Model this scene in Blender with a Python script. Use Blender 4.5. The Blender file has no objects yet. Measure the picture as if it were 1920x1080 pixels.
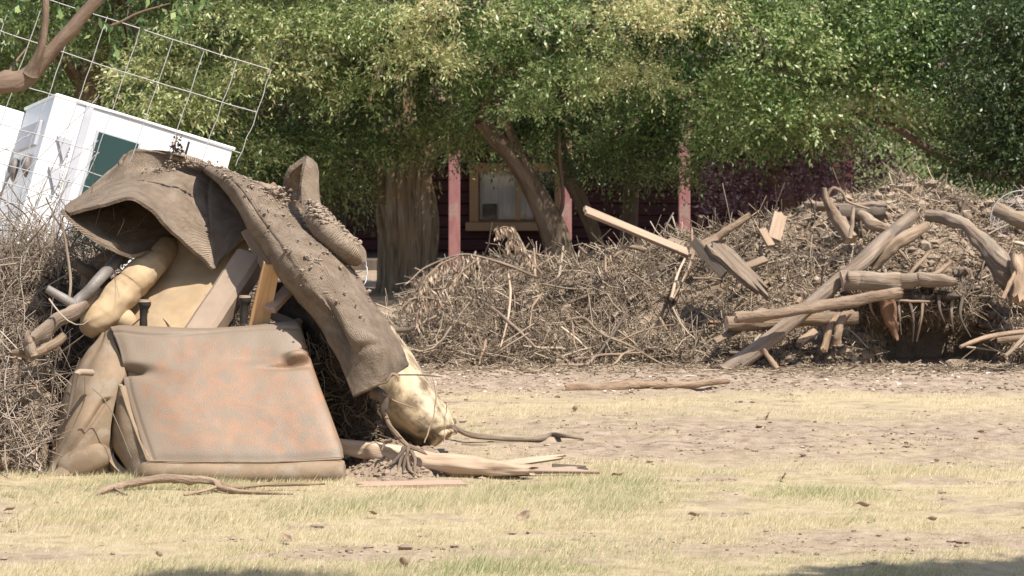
import bpy, math, random
import numpy as np
from mathutils import Vector
# ------------------------------------------------------------------ camera, sky, sun, exposure
scene = bpy.context.scene
C = scene.collection
F = 5600.0            # focal length in pixels of a 1920 px wide frame (105 mm telephoto)
CAMZ, HOR = 1.6, 250.0
cam = bpy.data.cameras.new('camera'); camo = bpy.data.objects.new('camera', cam); C.objects.link(camo)
cam.sensor_width = 36; cam.lens = 36*F/1920; cam.shift_y = -(540-HOR)/1920
cam.clip_start = .1; cam.clip_end = 2000
camo.location = (0, 0, CAMZ); camo.rotation_euler = (math.radians(90), 0, 0)
cam.dof.use_dof = True; cam.dof.focus_distance = 14.2; cam.dof.aperture_fstop = 10
scene.camera = camo
SUN = Vector((0.35, -0.38, 0.855)).normalized()
world = bpy.data.worlds.new('World'); scene.world = world; world.use_nodes = True
wn = world.node_tree.nodes; bg = wn['Background']
sky = wn.new('ShaderNodeTexSky'); sky.sky_type = 'NISHITA'; sky.sun_disc = False
sky.sun_elevation = math.asin(SUN.z); sky.sun_rotation = math.atan2(SUN.x, SUN.y)
sky.air_density = 1.0; sky.dust_density = 1.5
world.node_tree.links.new(sky.outputs[0], bg.inputs[0]); bg.inputs[1].default_value = 0.105
sl = bpy.data.lights.new('sun', 'SUN'); so = bpy.data.objects.new('sun', sl); C.objects.link(so)
sl.energy = 4.6; sl.angle = math.radians(.55); sl.color = (1, .95, .87)
so.rotation_euler = SUN.to_track_quat('Z', 'Y').to_euler(); so.location = (0, 0, 30)
scene.view_settings.view_transform = 'Standard'; scene.view_settings.look = 'None'
scene.view_settings.exposure = .7; scene.view_settings.gamma = 1; scene.view_settings.use_curve_mapping = False
scene.render.engine = 'CYCLES'
scene.cycles.max_bounces = 6; scene.cycles.diffuse_bounces = 3; scene.cycles.transmission_bounces = 4
scene.cycles.caustics_reflective = False; scene.cycles.caustics_refractive = False

# ------------------------------------------------------------------ helpers
rng = np.random.default_rng(7)
def at(px, py, Y):
    return np.array([(px-960)/F*Y, Y, CAMZ-(py-HOR)/F*Y])
def ats(pts):
    return np.array([at(*p) for p in pts])
_T = np.random.default_rng(3).random(8192)
def vn(p, seed=0):
    p = np.asarray(p, float); i = np.floor(p).astype(np.int64); f = p-i; f = f*f*(3-2*f)
    out = 0
    for a in (0, 1):
        for b in (0, 1):
            for c in (0, 1):
                h = ((i[..., 0]+a)*73856093) ^ ((i[..., 1]+b)*19349663) ^ ((i[..., 2]+c)*83492791) ^ (seed*9176+13)
                h = (h ^ (h >> 13)) & 8191
                w = (f[..., 0] if a else 1-f[..., 0])*(f[..., 1] if b else 1-f[..., 1])*(f[..., 2] if c else 1-f[..., 2])
                out = out+w*_T[h]
    return out*2-1
def fbm(p, scale=1, octv=4, seed=0, gain=.5):
    p = np.asarray(p, float)*scale; s = 0; a = 1
    for k in range(octv):
        s = s+a*vn(p+17.3*k, seed+k); p = p*2.03; a *= gain
    return s
def fb2(x, y, scale=1, octv=4, seed=0, gain=.5):
    x, y = np.broadcast_arrays(x, y)
    return fbm(np.stack([x, y, np.zeros_like(x)], -1), scale, octv, seed, gain)
def nrm(v):
    v = np.asarray(v, float); return v/np.maximum(np.linalg.norm(v, axis=-1, keepdims=True), 1e-9)
def offset_of(o):
    v = np.zeros(3)
    while o is not None:
        v = v+np.array(o.location); o = o.parent
    return v
def mk(name, V, Fc, mat, parent=None, gc=None, tint=None, smooth=True, base=None):
    """V (N,3) world positions; Fc list of faces or an (M,k) array; links ONE mesh object"""
    V = np.asarray(V, float)
    if parent is not None: off = offset_of(parent)
    elif base is not None: off = np.asarray(base, float)
    else: off = np.array([(V[:, 0].min()+V[:, 0].max())/2, (V[:, 1].min()+V[:, 1].max())/2, V[:, 2].min()])
    me = bpy.data.meshes.new(name)
    if isinstance(Fc, np.ndarray):
        M, k = Fc.shape
        me.vertices.add(len(V)); me.vertices.foreach_set('co', (V-off).astype(np.float32).ravel())
        me.loops.add(M*k); me.loops.foreach_set('vertex_index', Fc.astype(np.int32).ravel())
        me.polygons.add(M); me.polygons.foreach_set('loop_start', np.arange(0, M*k, k, dtype=np.int32))
        me.update(calc_edges=True)
    else:
        me.from_pydata((V-off).tolist(), [], [list(map(int, f)) for f in Fc]); me.update()
    me.polygons.foreach_set('use_smooth', np.full(len(me.polygons), smooth))
    g = V if gc is None else np.asarray(gc, float)
    a = me.attributes.new('gc', 'FLOAT_VECTOR', 'POINT'); a.data.foreach_set('vector', g.astype(np.float32).ravel())
    if tint is not None:
        a = me.attributes.new('tint', 'FLOAT', 'POINT'); a.data.foreach_set('value', np.asarray(tint, np.float32).ravel())
    if mat is not None: me.materials.append(mat)
    o = bpy.data.objects.new(name, me); C.objects.link(o)
    if parent is not None: o.parent = parent
    else: o.location = off.tolist()
    return o
def tag(o, label=None, cat=None, group=None, kind=None):
    if label: o['label'] = label
    if cat: o['category'] = cat
    if group: o['group'] = group
    if kind: o['kind'] = kind
    return o
def thing(name, label, cat, base, group=None):
    o = bpy.data.objects.new(name, None); C.objects.link(o); o.location = tuple(map(float, base))
    o.empty_display_size = .1
    return tag(o, label, cat, group)
def copy_tree(o, parent=None):
    c = o.copy(); C.objects.link(c)
    if parent: c.parent = parent
    for ch in [x for x in o.children]: copy_tree(ch, c)
    return c
def bev(o, w=.003, seg=2):
    m = o.modifiers.new('bevel', 'BEVEL'); m.width = w; m.segments = seg; m.limit_method = 'ANGLE'; return o

def tubes(P, R, sides=4):
    """P (N,K,3) centre lines, R (N,K) radii -> verts, quads, gc"""
    P = np.asarray(P, float); R = np.asarray(R, float); N, K = P.shape[:2]
    T = nrm(np.gradient(P, axis=1))
    m = nrm(P[:, -1]-P[:, 0]); ref = np.where(np.abs(m[:, 2:3]) > .8, np.array([[1., .2, 0]]), np.array([[0, 0, 1.]]))
    A = nrm(np.cross(T, ref[:, None, :])); B = np.cross(A, T)
    th = np.linspace(0, 2*np.pi, sides, endpoint=False)
    V = P[:, :, None]+R[:, :, None, None]*(np.cos(th)[None, None, :, None]*A[:, :, None]+np.sin(th)[None, None, :, None]*B[:, :, None])
    idx = np.arange(N*K*sides).reshape(N, K, sides); nx = np.roll(idx, -1, axis=2)
    Fq = np.stack([idx[:, :-1], idx[:, 1:], nx[:, 1:], nx[:, :-1]], -1).reshape(-1, 4)
    return V.reshape(-1, 3), Fq
def catmull(pts, n):
    pts = np.asarray(pts, float); k = len(pts)
    if k == 2: t = np.linspace(0, 1, n).reshape((-1,)+(1,)*(pts.ndim-1)); return pts[0]*(1-t)+pts[1]*t
    pad = np.concatenate([[2*pts[0]-pts[1]], pts, [2*pts[-1]-pts[-2]]])
    t = np.linspace(0, k-1-1e-6, n); i = t.astype(int); f = (t-i).reshape((-1,)+(1,)*(pts.ndim-1))
    a, b, c, d = pad[i], pad[i+1], pad[i+2], pad[i+3]
    return .5*((2*b)+(-a+c)*f+(2*a-5*b+4*c-d)*f*f+(-a+3*b-3*c+d)*f**3)
def tube(name, pts, radii, mat, parent=None, seg=16, n=None, rough=.0, rs=6., knots=0, endmat=None, wob=0., ridges=0., flat=1., seed=0, split=0., label=None):
    """one log, branch, pipe: smooth path, displaced skin, closed ends"""
    pts = np.asarray(pts, float); n = n or max(8, 5*len(pts))
    P = catmull(pts, n); R = np.interp(np.linspace(0, 1, n), np.linspace(0, 1, len(radii)), radii)
    if wob: P = P+np.stack([fb2(np.linspace(0, 3, n), seed+q*5., 1.5, 2, seed) for q in range(3)], -1)*wob*np.sin(np.linspace(0, np.pi, n))[:, None]
    V, Fq = tubes(P[None], R[None], seg); V = V.reshape(n, seg, 3)
    L = np.concatenate([[0], np.cumsum(np.linalg.norm(np.diff(P, axis=0), axis=1))])
    D = V-P[:, None]; th = np.linspace(0, 2*np.pi, seg, endpoint=False)
    rr = R[:, None]
    g = np.stack([np.cos(th)[None]*rr, np.sin(th)[None]*rr, np.repeat(L[:, None], seg, 1)], -1)
    gs = g/np.maximum(rr[..., None], 1e-4)*np.array([1, 1, 0])+np.stack([0*rr+0*th[None]]*2+[L[:, None]*rs+0*th[None]], -1)
    k = 1+rough*fbm(gs, 1.2, 3, seed)
    if ridges: k = k+ridges*(np.abs(vn(np.stack([np.cos(th)[None]*4+0*rr, np.sin(th)[None]*4+0*rr, L[:, None]*1.3+0*th[None]], -1), seed+5))-.3)
    rk = np.random.default_rng(seed+99)
    for q in range(knots):
        kt, kl = rk.uniform(0, 2*np.pi), rk.uniform(.1, .9)*L[-1]; ks = R.mean()*rk.uniform(.5, .9)
        dd = (np.angle(np.exp(1j*(th-kt)))[None]*rr)**2+(L[:, None]-kl)**2
        k = k+rk.uniform(.15, .5)*np.exp(-dd/(ks*ks))
    V = P[:, None]+D*k[..., None]
    if flat != 1: V[:, :, 2] = P[:, None, 2]+(V[:, :, 2]-P[:, None, 2])*flat
    if split:   # jagged broken ends
        T = nrm(np.gradient(P, axis=0))
        jag = rk.uniform(-.2, 1, (2, seg))*split
        V[0] -= T[0]*jag[0][:, None]; V[-1] += T[-1]*jag[1][:, None]
    ti = T[0] if split else nrm(P[0]-P[1]); 
    rim0 = P[0]+(V[0]-P[0])*.82-nrm(P[1]-P[0])*-.004; rim1 = P[-1]+(V[-1]-P[-1])*.82-nrm(P[-1]-P[-2])*.004
    V = np.concatenate([V.reshape(-1, 3), rim0, rim1, [P[0], P[-1]]]); g = np.concatenate([g.reshape(-1, 3), g[0]*.8, g[-1]*.8, [[0, 0, 0], [0, 0, L[-1]]]])
    r0 = n*seg; r1 = r0+seg; c0 = r1+seg; c1 = c0+1; faces = Fq.tolist(); nb = len(faces); last = (n-1)*seg
    for i in range(seg):
        j = (i+1) % seg
        faces += [[j, i, r0+i, r0+j], [last+i, last+j, r1+j, r1+i]]
    ne = len(faces)
    for i in range(seg):
        j = (i+1) % seg
        faces += [[c0, r0+j, r0+i], [c1, r1+i, r1+j]]
    o = mk(name, V, faces, mat, parent, gc=g)
    if endmat:
        o.data.materials.append(endmat)
        for p in list(o.data.polygons)[nb:]: p.material_index = 1
    if label: o['label'] = label
    return o
def sheet(name, ctrl, mat, parent=None, res=(60, 60), th=.02, disp=None, bumps=(), noise=.0, ns=8., seed=0, gc_scale=1., px=True, edge=0., tintf=None):
    """thick cloth / upholstery panel: control rows of (px,py,Y)"""
    A = np.array([[at(*p) for p in r] for r in ctrl]) if px else np.asarray(ctrl, float)
    G = catmull(A, res[0]); G = np.swapaxes(catmull(np.swapaxes(G, 0, 1), res[1]), 0, 1)
    r, c = G.shape[:2]
    def normals(G):
        n = np.cross(np.gradient(G, axis=1), np.gradient(G, axis=0)); return nrm(n)
    N = normals(G); N = N*np.where(N[r//2, c//2, 1] > 0, -1, 1)
    U, W = np.meshgrid(np.linspace(0, 1, c), np.linspace(0, 1, r))
    d = np.zeros((r, c))
    if noise: d += noise*fbm(G, ns, 4, seed)
    for (u, v, su, sv, h) in bumps:
        d += h*np.exp(-((U-u)/su)**2-((W-v)/sv)**2)
    if disp is not None: d += disp(U, W, G)
    G = G+N*d[..., None]
    if edge:
        e = np.minimum(np.minimum(U, 1-U), np.minimum(W, 1-W)); G = G-N*(edge*np.exp(-(e/.03)**2))[..., None]
    N = normals(G); N = N*np.where(N[r//2, c//2, 1] > 0, -1, 1)
    Lu = np.concatenate([[0], np.cumsum(np.linalg.norm(np.diff(G[r//2], axis=0), axis=1))])
    Lv = np.concatenate([[0], np.cumsum(np.linalg.norm(np.diff(G[:, c//2], axis=0), axis=1))])
    g = np.stack([np.repeat(Lu[None], r, 0), np.repeat(Lv[:, None], c, 1), np.zeros((r, c))], -1)*gc_scale
    B = G-N*th
    V = np.concatenate([G.reshape(-1, 3), B.reshape(-1, 3)]); g = np.concatenate([g.reshape(-1, 3), g.reshape(-1, 3)+[0, 0, th]])
    id0 = np.arange(r*c).reshape(r, c); id1 = id0+r*c
    Fa = np.stack([id0[:-1, :-1], id0[1:, :-1], id0[1:, 1:], id0[:-1, 1:]], -1).reshape(-1, 4)
    Fb = np.stack([id1[:-1, :-1], id1[:-1, 1:], id1[1:, 1:], id1[1:, :-1]], -1).reshape(-1, 4)
    loop = np.concatenate([id0[0, :-1], id0[:-1, -1], id0[-1, :0:-1], id0[:0:-1, 0]]); l2 = loop+r*c; nx = np.roll(loop, -1); n2 = np.roll(l2, -1)
    Fs = np.stack([loop, nx, n2, l2], -1)
    tn = None if tintf is None else np.tile(tintf(U, W).ravel(), 2)
    o = mk(name, V, np.concatenate([Fa, Fb, Fs]), mat, parent, gc=g, tint=tn)
    sm_ = np.ones(len(Fa)+len(Fb)+len(Fs), bool); sm_[len(Fa)+len(Fb):] = False; o.data.polygons.foreach_set('use_smooth', sm_)   # crisp cut edges
    return o
def plank(name, p0, p1, w, t, mat, parent=None, face=(0, -1, 0), jag0=0., jag1=0., warp=.0, seed=0, label=None, taper=1., bevel=.003, nw=5):
    """board from p0 to p1; its wide side looks along `face`"""
    p0 = np.asarray(p0, float); p1 = np.asarray(p1, float); ax = nrm(p1-p0); L = np.linalg.norm(p1-p0)
    W = nrm(np.cross(np.asarray(face, float), ax)); N = nrm(np.cross(ax, W)); n = 12
    r = np.random.default_rng(seed+5); V = []; g = []
    j0 = r.uniform(-1, 1, nw)*jag0; j1 = r.uniform(-1, 1, nw)*jag1
    for s in (0, 1):
        for i in range(n):
            f = i/(n-1); wp = warp*math.sin(f*3.1+seed)+warp*.3*math.sin(f*9+seed)
            wk = w*(1+(taper-1)*f)
            for k in range(nw):
                q = (k/(nw-1)-.5)*wk; l = f*L+(j0[k]*(1-f)**6 if i < 3 else 0)+(j1[k]*f**6 if i > n-4 else 0)
                V.append(p0+ax*l+W*(q+r.normal()*w*.006)+N*((t/2 if s == 0 else -t/2)+wp)); g.append((q, t*s, l))
    V = np.array(V); id0 = np.arange(n*nw).reshape(n, nw); id1 = id0+n*nw; f = []
    for i in range(n-1):
        for k in range(nw-1):
            f += [[id0[i, k], id0[i, k+1], id0[i+1, k+1], id0[i+1, k]], [id1[i, k], id1[i+1, k], id1[i+1, k+1], id1[i, k+1]]]
        f += [[id0[i, 0], id0[i+1, 0], id1[i+1, 0], id1[i, 0]], [id0[i, -1], id1[i, -1], id1[i+1, -1], id0[i+1, -1]]]
    for k in range(nw-1):
        f += [[id0[0, k], id1[0, k], id1[0, k+1], id0[0, k+1]], [id0[-1, k], id0[-1, k+1], id1[-1, k+1], id1[-1, k]]]
    o = mk(name, V, f, mat, parent, gc=g, smooth=False)
    if bevel: bev(o, bevel, 1)
    if label: o['label'] = label
    return o
def obox(name, o, ax, ay, az, mat, parent=None, bevel=.004, seg=2):
    """box from corner o along three edge vectors"""
    o, ax, ay, az = (np.asarray(v, float) for v in (o, ax, ay, az))
    V = [o+ax*i+ay*j+az*k for i in (0, 1) for j in (0, 1) for k in (0, 1)]
    f = [[0, 1, 3, 2], [4, 6, 7, 5], [0, 4, 5, 1], [2, 3, 7, 6], [0, 2, 6, 4], [1, 5, 7, 3]]
    if np.dot(np.cross(ax, ay), az) < 0: f = [q[::-1] for q in f]
    b = mk(name, np.array(V), f, mat, parent, smooth=False)
    return bev(b, bevel, seg) if bevel else b
def blob(name, c, r, mat, parent=None, noise=.15, ns=6., seed=0, nu=28, nv=18, rot=0., flatz=None, sq=1.):
    u = np.linspace(0, 2*np.pi, nu, endpoint=False); v = np.linspace(1e-3, np.pi-1e-3, nv)
    U, W = np.meshgrid(u, v); s = lambda x: np.sign(x)*np.abs(x)**sq
    D = np.stack([s(np.cos(U))*s(np.sin(W)), s(np.sin(U))*s(np.sin(W)), s(np.cos(W))], -1)
    V = D*np.asarray(r, float)
    if rot: cr, sr = math.cos(rot), math.sin(rot); V = np.stack([V[..., 0]*cr-V[..., 2]*sr, V[..., 1], V[..., 0]*sr+V[..., 2]*cr], -1)
    V = V+np.asarray(c); V = V+nrm(V-np.asarray(c))*(noise*fbm(V, ns, 4, seed)*np.mean(r))[..., None]
    if flatz is not None: V[..., 2] = np.maximum(V[..., 2], flatz)
    i = np.arange(nu*nv).reshape(nv, nu); nx = np.roll(i, -1, 1)
    Fq = np.stack([i[:-1], i[1:], nx[1:], nx[:-1]], -1).reshape(-1, 4)
    return mk(name, V.reshape(-1, 3), Fq, mat, parent)

# ------------------------------------------------------------------ materials
def mat(name, cols, scale=6., stretch=(1, 1, 1), detail=8., bump=.4, bscale=60., bstretch=(1, 1, 1), rough=.9, spec=.2, stops=None, dist=.3, blotch=None, weave=0., cracks=0., spots=None, bdist=.01, rvar=.0, dust=None, objvar=0.):
    m = bpy.data.materials.new(name); m.use_nodes = True; nt = m.node_tree; N = nt.nodes; L = nt.links
    b = N['Principled BSDF']; b.inputs['Roughness'].default_value = rough; b.inputs['Specular IOR Level'].default_value = spec
    at_ = N.new('ShaderNodeAttribute'); at_.attribute_name = 'gc'
    def mapped(st):
        mp = N.new('ShaderNodeMapping'); mp.inputs['Scale'].default_value = st; L.new(at_.outputs['Vector'], mp.inputs[0]); return mp.outputs[0]
    def noise(st, sc, de, di=0.):
        n = N.new('ShaderNodeTexNoise'); n.inputs['Scale'].default_value = sc; n.inputs['Detail'].default_value = de
        n.inputs['Roughness'].default_value = .62; n.inputs['Distortion'].default_value = di; L.new(mapped(st), n.inputs['Vector']); return n.outputs['Fac']
    def ramp(src, cs, st=None):
        r = N.new('ShaderNodeValToRGB'); e = r.color_ramp.elements; st = st or np.linspace(.3, .7, len(cs))
        while len(e) < len(cs): e.new(.5)
        for i, c in enumerate(cs): e[i].position = st[i]; e[i].color = (*c, 1)
        L.new(src, r.inputs[0]); return r.outputs[0]
    def mix(f, a, c):
        x = N.new('ShaderNodeMix'); x.data_type = 'RGBA'; L.new(f, x.inputs[0]); L.new(a, x.inputs[6])
        if isinstance(c, tuple): x.inputs[7].default_value = (*c, 1)
        else: L.new(c, x.inputs[7])
        return x.outputs[2]
    col = ramp(noise(stretch, scale, detail, dist), cols, stops)
    if blotch:   # (colour, scale, lo, hi)
        bc, bs, lo, hi = blotch
        f = ramp(noise((1, 1, 1), bs, 5), [(0, 0, 0), (1, 1, 1)], [lo, hi]); col = mix(f, col, bc)
    fine = noise(bstretch, bscale, 6)
    if dust:   # dried dust caught along seams and edges (vertex mask broken up by noise)
        ta_ = N.new('ShaderNodeAttribute'); ta_.attribute_name = 'tint'; ad = N.new('ShaderNodeMath'); ad.operation = 'MULTIPLY_ADD'; ad.inputs[1].default_value = 1.6
        L.new(noise((1, 1, 1), 14, 8), ad.inputs[0]); L.new(ta_.outputs['Fac'], ad.inputs[2]); col = mix(ramp(ad.outputs[0], [(0, 0, 0), (1, 1, 1)], [.7, 2.0]), col, dust)
    if spots:
        f = ramp(fine, [(0, 0, 0), (1, 1, 1)], [spots[1], spots[1]+.06]); col = mix(f, col, spots[0])
    if objvar:   # every log and board is a little greyer, browner, lighter or darker than the next
        oi_ = N.new('ShaderNodeObjectInfo'); vr = ramp(oi_.outputs['Random'], [(1-objvar,)*3, (1, .93, .84), (1-objvar*.5, 1-objvar*.5, 1-objvar*.42), (1.12, 1.08, 1.02)], [0, .35, .65, 1])
        x = N.new('ShaderNodeMix'); x.data_type = 'RGBA'; x.blend_type = 'MULTIPLY'; x.inputs[0].default_value = 1; L.new(col, x.inputs[6]); L.new(vr, x.inputs[7]); col = x.outputs[2]
    h = fine
    if cracks:
        v = N.new('ShaderNodeTexVoronoi'); v.feature = 'DISTANCE_TO_EDGE'; v.inputs['Scale'].default_value = cracks; L.new(mapped((1, 1, .25) if bstretch[2] < 1 else (1, 1, 1)), v.inputs['Vector'])
        cr = ramp(v.outputs['Distance'], [(0, 0, 0), (1, 1, 1)], [.0, .08]); mm = N.new('ShaderNodeMath'); mm.operation = 'MULTIPLY'; L.new(cr, mm.inputs[0]); L.new(fine, mm.inputs[1]); h = mm.outputs[0]
    if weave:
        w = N.new('ShaderNodeTexWave'); w.inputs['Scale'].default_value = weave; w.inputs['Distortion'].default_value = 1.2; w.inputs['Detail'].default_value = 2; w.bands_direction = 'DIAGONAL'
        L.new(mapped((1, 1, 1)), w.inputs['Vector']); mm = N.new('ShaderNodeMath'); mm.operation = 'MULTIPLY_ADD'; mm.inputs[1].default_value = .4; L.new(w.outputs['Fac'], mm.inputs[0]); L.new(h, mm.inputs[2]); h = mm.outputs[0]
    if rvar:
        mr = N.new('ShaderNodeMapRange'); mr.inputs[3].default_value = rough-rvar; mr.inputs[4].default_value = min(1, rough+rvar); L.new(fine, mr.inputs[0]); L.new(mr.outputs[0], b.inputs['Roughness'])
    bp = N.new('ShaderNodeBump'); bp.inputs['Strength'].default_value = bump; bp.inputs['Distance'].default_value = bdist
    L.new(h, bp.inputs['Height']); L.new(bp.outputs[0], b.inputs['Normal']); L.new(col, b.inputs['Base Color'])
    return m
def tinted(name, cs, st=None, rough=.9, spec=.2, transl=0., noise=0.):
    m = bpy.data.materials.new(name); m.use_nodes = True; nt = m.node_tree; N = nt.nodes; L = nt.links; b = N['Principled BSDF']
    b.inputs['Roughness'].default_value = rough; b.inputs['Specular IOR Level'].default_value = spec
    a = N.new('ShaderNodeAttribute'); a.attribute_name = 'tint'; r = N.new('ShaderNodeValToRGB'); e = r.color_ramp.elements
    st = st or np.linspace(0, 1, len(cs))
    while len(e) < len(cs): e.new(.5)
    for i, c in enumerate(cs): e[i].position = st[i]; e[i].color = (*c, 1)
    L.new(a.outputs['Fac'], r.inputs[0]); L.new(r.outputs[0], b.inputs['Base Color'])
    if transl:
        t = N.new('ShaderNodeBsdfTranslucent'); L.new(r.outputs[0], t.inputs[0]); x = N.new('ShaderNodeMixShader'); x.inputs[0].default_value = transl
        L.new(b.outputs[0], x.inputs[1]); L.new(t.outputs[0], x.inputs[2]); L.new(x.outputs[0], N['Material Output'].inputs[0])
    return m
MT = {}
MT['carpet'] = mat('muddy_carpet', [(.22, .16, .112), (.345, .26, .188), (.44, .345, .26)], 9, detail=14, bump=1., bscale=95, bdist=.016, blotch=((.28, .21, .15), 13, .5, .72), weave=60, stretch=(1, 1, 1))
MT['hide'] = mat('dusty_hide', [(.175, .115, .075), (.235, .140, .086), (.29, .160, .092), (.235, .145, .09), (.26, .18, .12)], 3.4, detail=12, bump=.4, bscale=150, bdist=.006, rough=.52, spec=.5, stops=[.26, .40, .52, .64, .8], dist=.5, blotch=((.265, .185, .125), 4.2, .46, .8), rvar=.18, dust=(.215, .16, .112))
MT['hide_side'] = mat('dusty_hide_side', [(.18, .13, .085), (.26, .185, .12), (.32, .235, .155)], 4, bump=.35, bscale=90, bdist=.004, rough=.8, blotch=((.28, .22, .16), 7, .5, .6))
MT['tan'] = mat('tan_vinyl', [(.34, .24, .14), (.46, .335, .20), (.52, .385, .24)], 3, bump=.15, bscale=60, bdist=.004, rough=.75, spec=.25, blotch=((.33, .25, .17), 6, .46, .7))
MT['taupe'] = mat('taupe_dust', [(.28, .21, .155), (.37, .28, .21)], 7, bump=.3, bscale=80, bdist=.004)
MT['mud'] = mat('dry_mud', [(.15, .11, .076), (.27, .20, .142), (.37, .285, .208)], 5, bump=.8, bscale=45, bdist=.02)
MT['wood'] = mat('dusty_grey_log', [(.10, .07, .05), (.225, .165, .12), (.31, .24, .178), (.40, .32, .245)], 9, (2.2, 2.2, .22), detail=11, bump=.9, bscale=42, bstretch=(1.6, 1.6, .12), bdist=.02, stops=[.3, .42, .55, .7], blotch=((.20, .165, .13), 5, .5, .64), objvar=.2)
MT['peeled'] = mat('peeled_log', [(.17, .115, .078), (.32, .23, .162), (.43, .325, .235)], 10, (2, 2, .5), detail=11, bump=.9, bscale=34, bstretch=(1.3, 1.3, .4), bdist=.02, blotch=((.26, .19, .13), 7, .52, .66), objvar=.2)
MT['pale'] = mat('pale_fresh_wood', [(.30, .20, .13), (.48, .355, .25), (.60, .48, .365)], 10, (2, 2, .2), detail=11, bump=.8, bscale=40, bstretch=(2, 2, .1), bdist=.004, rough=.75)
MT['orange'] = mat('fresh_orange_pine', [(.45, .24, .12), (.60, .36, .18), (.68, .45, .26)], 10, (4, 4, .18), bump=.3, bscale=50, bstretch=(2, 2, .1), bdist=.004, rough=.7)
MT['board'] = mat('weathered_board', [(.24, .175, .125), (.38, .285, .21), (.46, .36, .27)], 8, (2, 2, .15), bump=.35, bscale=60, bstretch=(1, 1, .15), bdist=.004, blotch=((.36, .28, .21), 5, .52, .7), objvar=.22)
MT['pinkboard'] = mat('pinkish_board', [(.36, .24, .17), (.44, .31, .23)], 8, (2, 2, .15), bump=.3, bscale=60, bstretch=(1, 1, .15), bdist=.004)
MT['darkboard'] = mat('dark_wet_board', [(.09, .07, .055), (.17, .13, .1)], 8, (2, 2, .15), bump=.4, bscale=50, bstretch=(1, 1, .15))
MT['shademud'] = mat('shade_dark_mud', [(.05, .036, .026), (.10, .075, .055), (.16, .12, .09)], 9, bump=.9, bscale=40, bdist=.02)  # mud colour darkened to stand in for the shade in hollows
MT['rust'] = mat('rotten_red_wood', [(.09, .055, .035), (.22, .12, .07), (.17, .12, .085)], 12, (1, 1, .2), bump=.7, bscale=40)
MT['bark'] = mat('furrowed_willow_bark', [(.07, .05, .035), (.28, .205, .14), (.46, .37, .27)], 9, (3, 3, .2), bump=1., bscale=26, bstretch=(1.6, 1.6, .18), bdist=.04, blotch=((.34, .22, .12), 3, .52, .7))
MT['bark2'] = mat('brown_branch_bark', [(.08, .055, .04), (.17, .125, .09), (.24, .18, .135)], 9, (2, 2, .3), bump=.8, bscale=30, bstretch=(1.5, 1.5, .3), bdist=.02)
MT['bark3'] = mat('smooth_red_brown_bark', [(.10, .065, .045), (.20, .14, .10), (.27, .20, .15)], 7, (2, 2, .5), bump=.7, bscale=40, bstretch=(1, 1, .3), bdist=.015)
MT['white'] = mat('white_paint', [(.74, .74, .74), (.80, .80, .79)], 3, bump=.04, bscale=20, rough=.45, spec=.4, blotch=((.66, .62, .58), 4, .6, .8))
MT['grey'] = mat('light_grey_plastic', [(.44, .44, .47), (.52, .52, .54)], 5, bump=.05, rough=.6)
MT['black'] = mat('black_plastic', [(.012, .011, .01), (.05, .04, .035)], 8, bump=.1, rough=.5, spec=.3)
MT['steel'] = mat('dull_steel', [(.10, .085, .072), (.19, .165, .145), (.27, .24, .215)], 6, bump=.3, rough=.55, spec=.5)
MT['wire'] = mat('galvanised_wire', [(.34, .32, .31), (.52, .50, .48)], 30, bump=.1, rough=.55, spec=.5)
MT['siding'] = mat('dark_red_siding', [(.060, .021, .022), (.080, .030, .031), (.10, .042, .042)], 5, (.6, 1, 6), bump=.3, bscale=30, bstretch=(.2, 1, 1), rough=.8)
MT['pink'] = mat('faded_pink_post_paint', [(.25, .10, .10), (.29, .13, .128), (.33, .18, .165)], 5, (2, 2, .6), bump=.25, bscale=40, rough=.8, blotch=((.30, .24, .20), 5, .6, .72))
MT['trim'] = mat('tan_window_trim', [(.38, .23, .13), (.46, .29, .17)], 6, bump=.2, rough=.75)
MT['cloth'] = mat('white_curtain', [(.82, .82, .84), (.88, .88, .89)], 4, bump=.1, rough=.9)
MT['teal'] = mat('dark_teal_paint', [(.02, .07, .08), (.03, .11, .12)], 6, bump=.1, rough=.5)
MT['dull_print'] = mat('dull_patterned_print', [(.04, .06, .07), (.14, .10, .07), (.05, .10, .11)], 26, bump=.02, rough=.5)
MT['shingle'] = mat('brown_shingle', [(.09, .07, .06), (.14, .11, .09)], 6, bump=.3, rough=.9)
MT['mattress'] = mat('stained_cream_cloth', [(.38, .28, .17), (.52, .405, .26), (.60, .50, .36)], 5, bump=.35, bscale=70, bdist=.006, blotch=((.15, .11, .07), 7, .44, .62), stretch=(3, .6, 1))
MT['bluet'] = mat('blue_plastic', [(.02, .04, .35), (.03, .05, .45)], 6, bump=.02, rough=.4)
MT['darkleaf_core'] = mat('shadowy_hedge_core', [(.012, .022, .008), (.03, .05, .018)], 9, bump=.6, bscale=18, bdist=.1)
MT['twig'] = tinted('mud_caked_twigs', [(.055, .040, .028), (.165, .122, .083), (.30, .23, .16), (.43, .34, .248), (.57, .47, .35)], rough=.9)
MT['twigl'] = tinted('dry_grey_twigs', [(.10, .075, .052), (.21, .16, .12), (.35, .28, .215), (.50, .42, .34)], rough=.85)
MT['dry'] = tinted('dry_dead_leaves', [(.20, .135, .09), (.37, .27, .19), (.54, .42, .32)], rough=.7, transl=.15)
MT['grass'] = tinted('half_dry_lawn_blades', [(.66, .55, .37), (.56, .47, .30), (.45, .405, .235), (.31, .33, .15), (.18, .23, .09)], [0, .4, .62, .84, 1], rough=.7, spec=.25, transl=.25)
MT['chip'] = tinted('pebbles_and_wood_chips', [(.19, .135, .095), (.32, .245, .18), (.48, .395, .32), (.78, .70, .64)], [0, .5, .85, 1], rough=.85)
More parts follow.
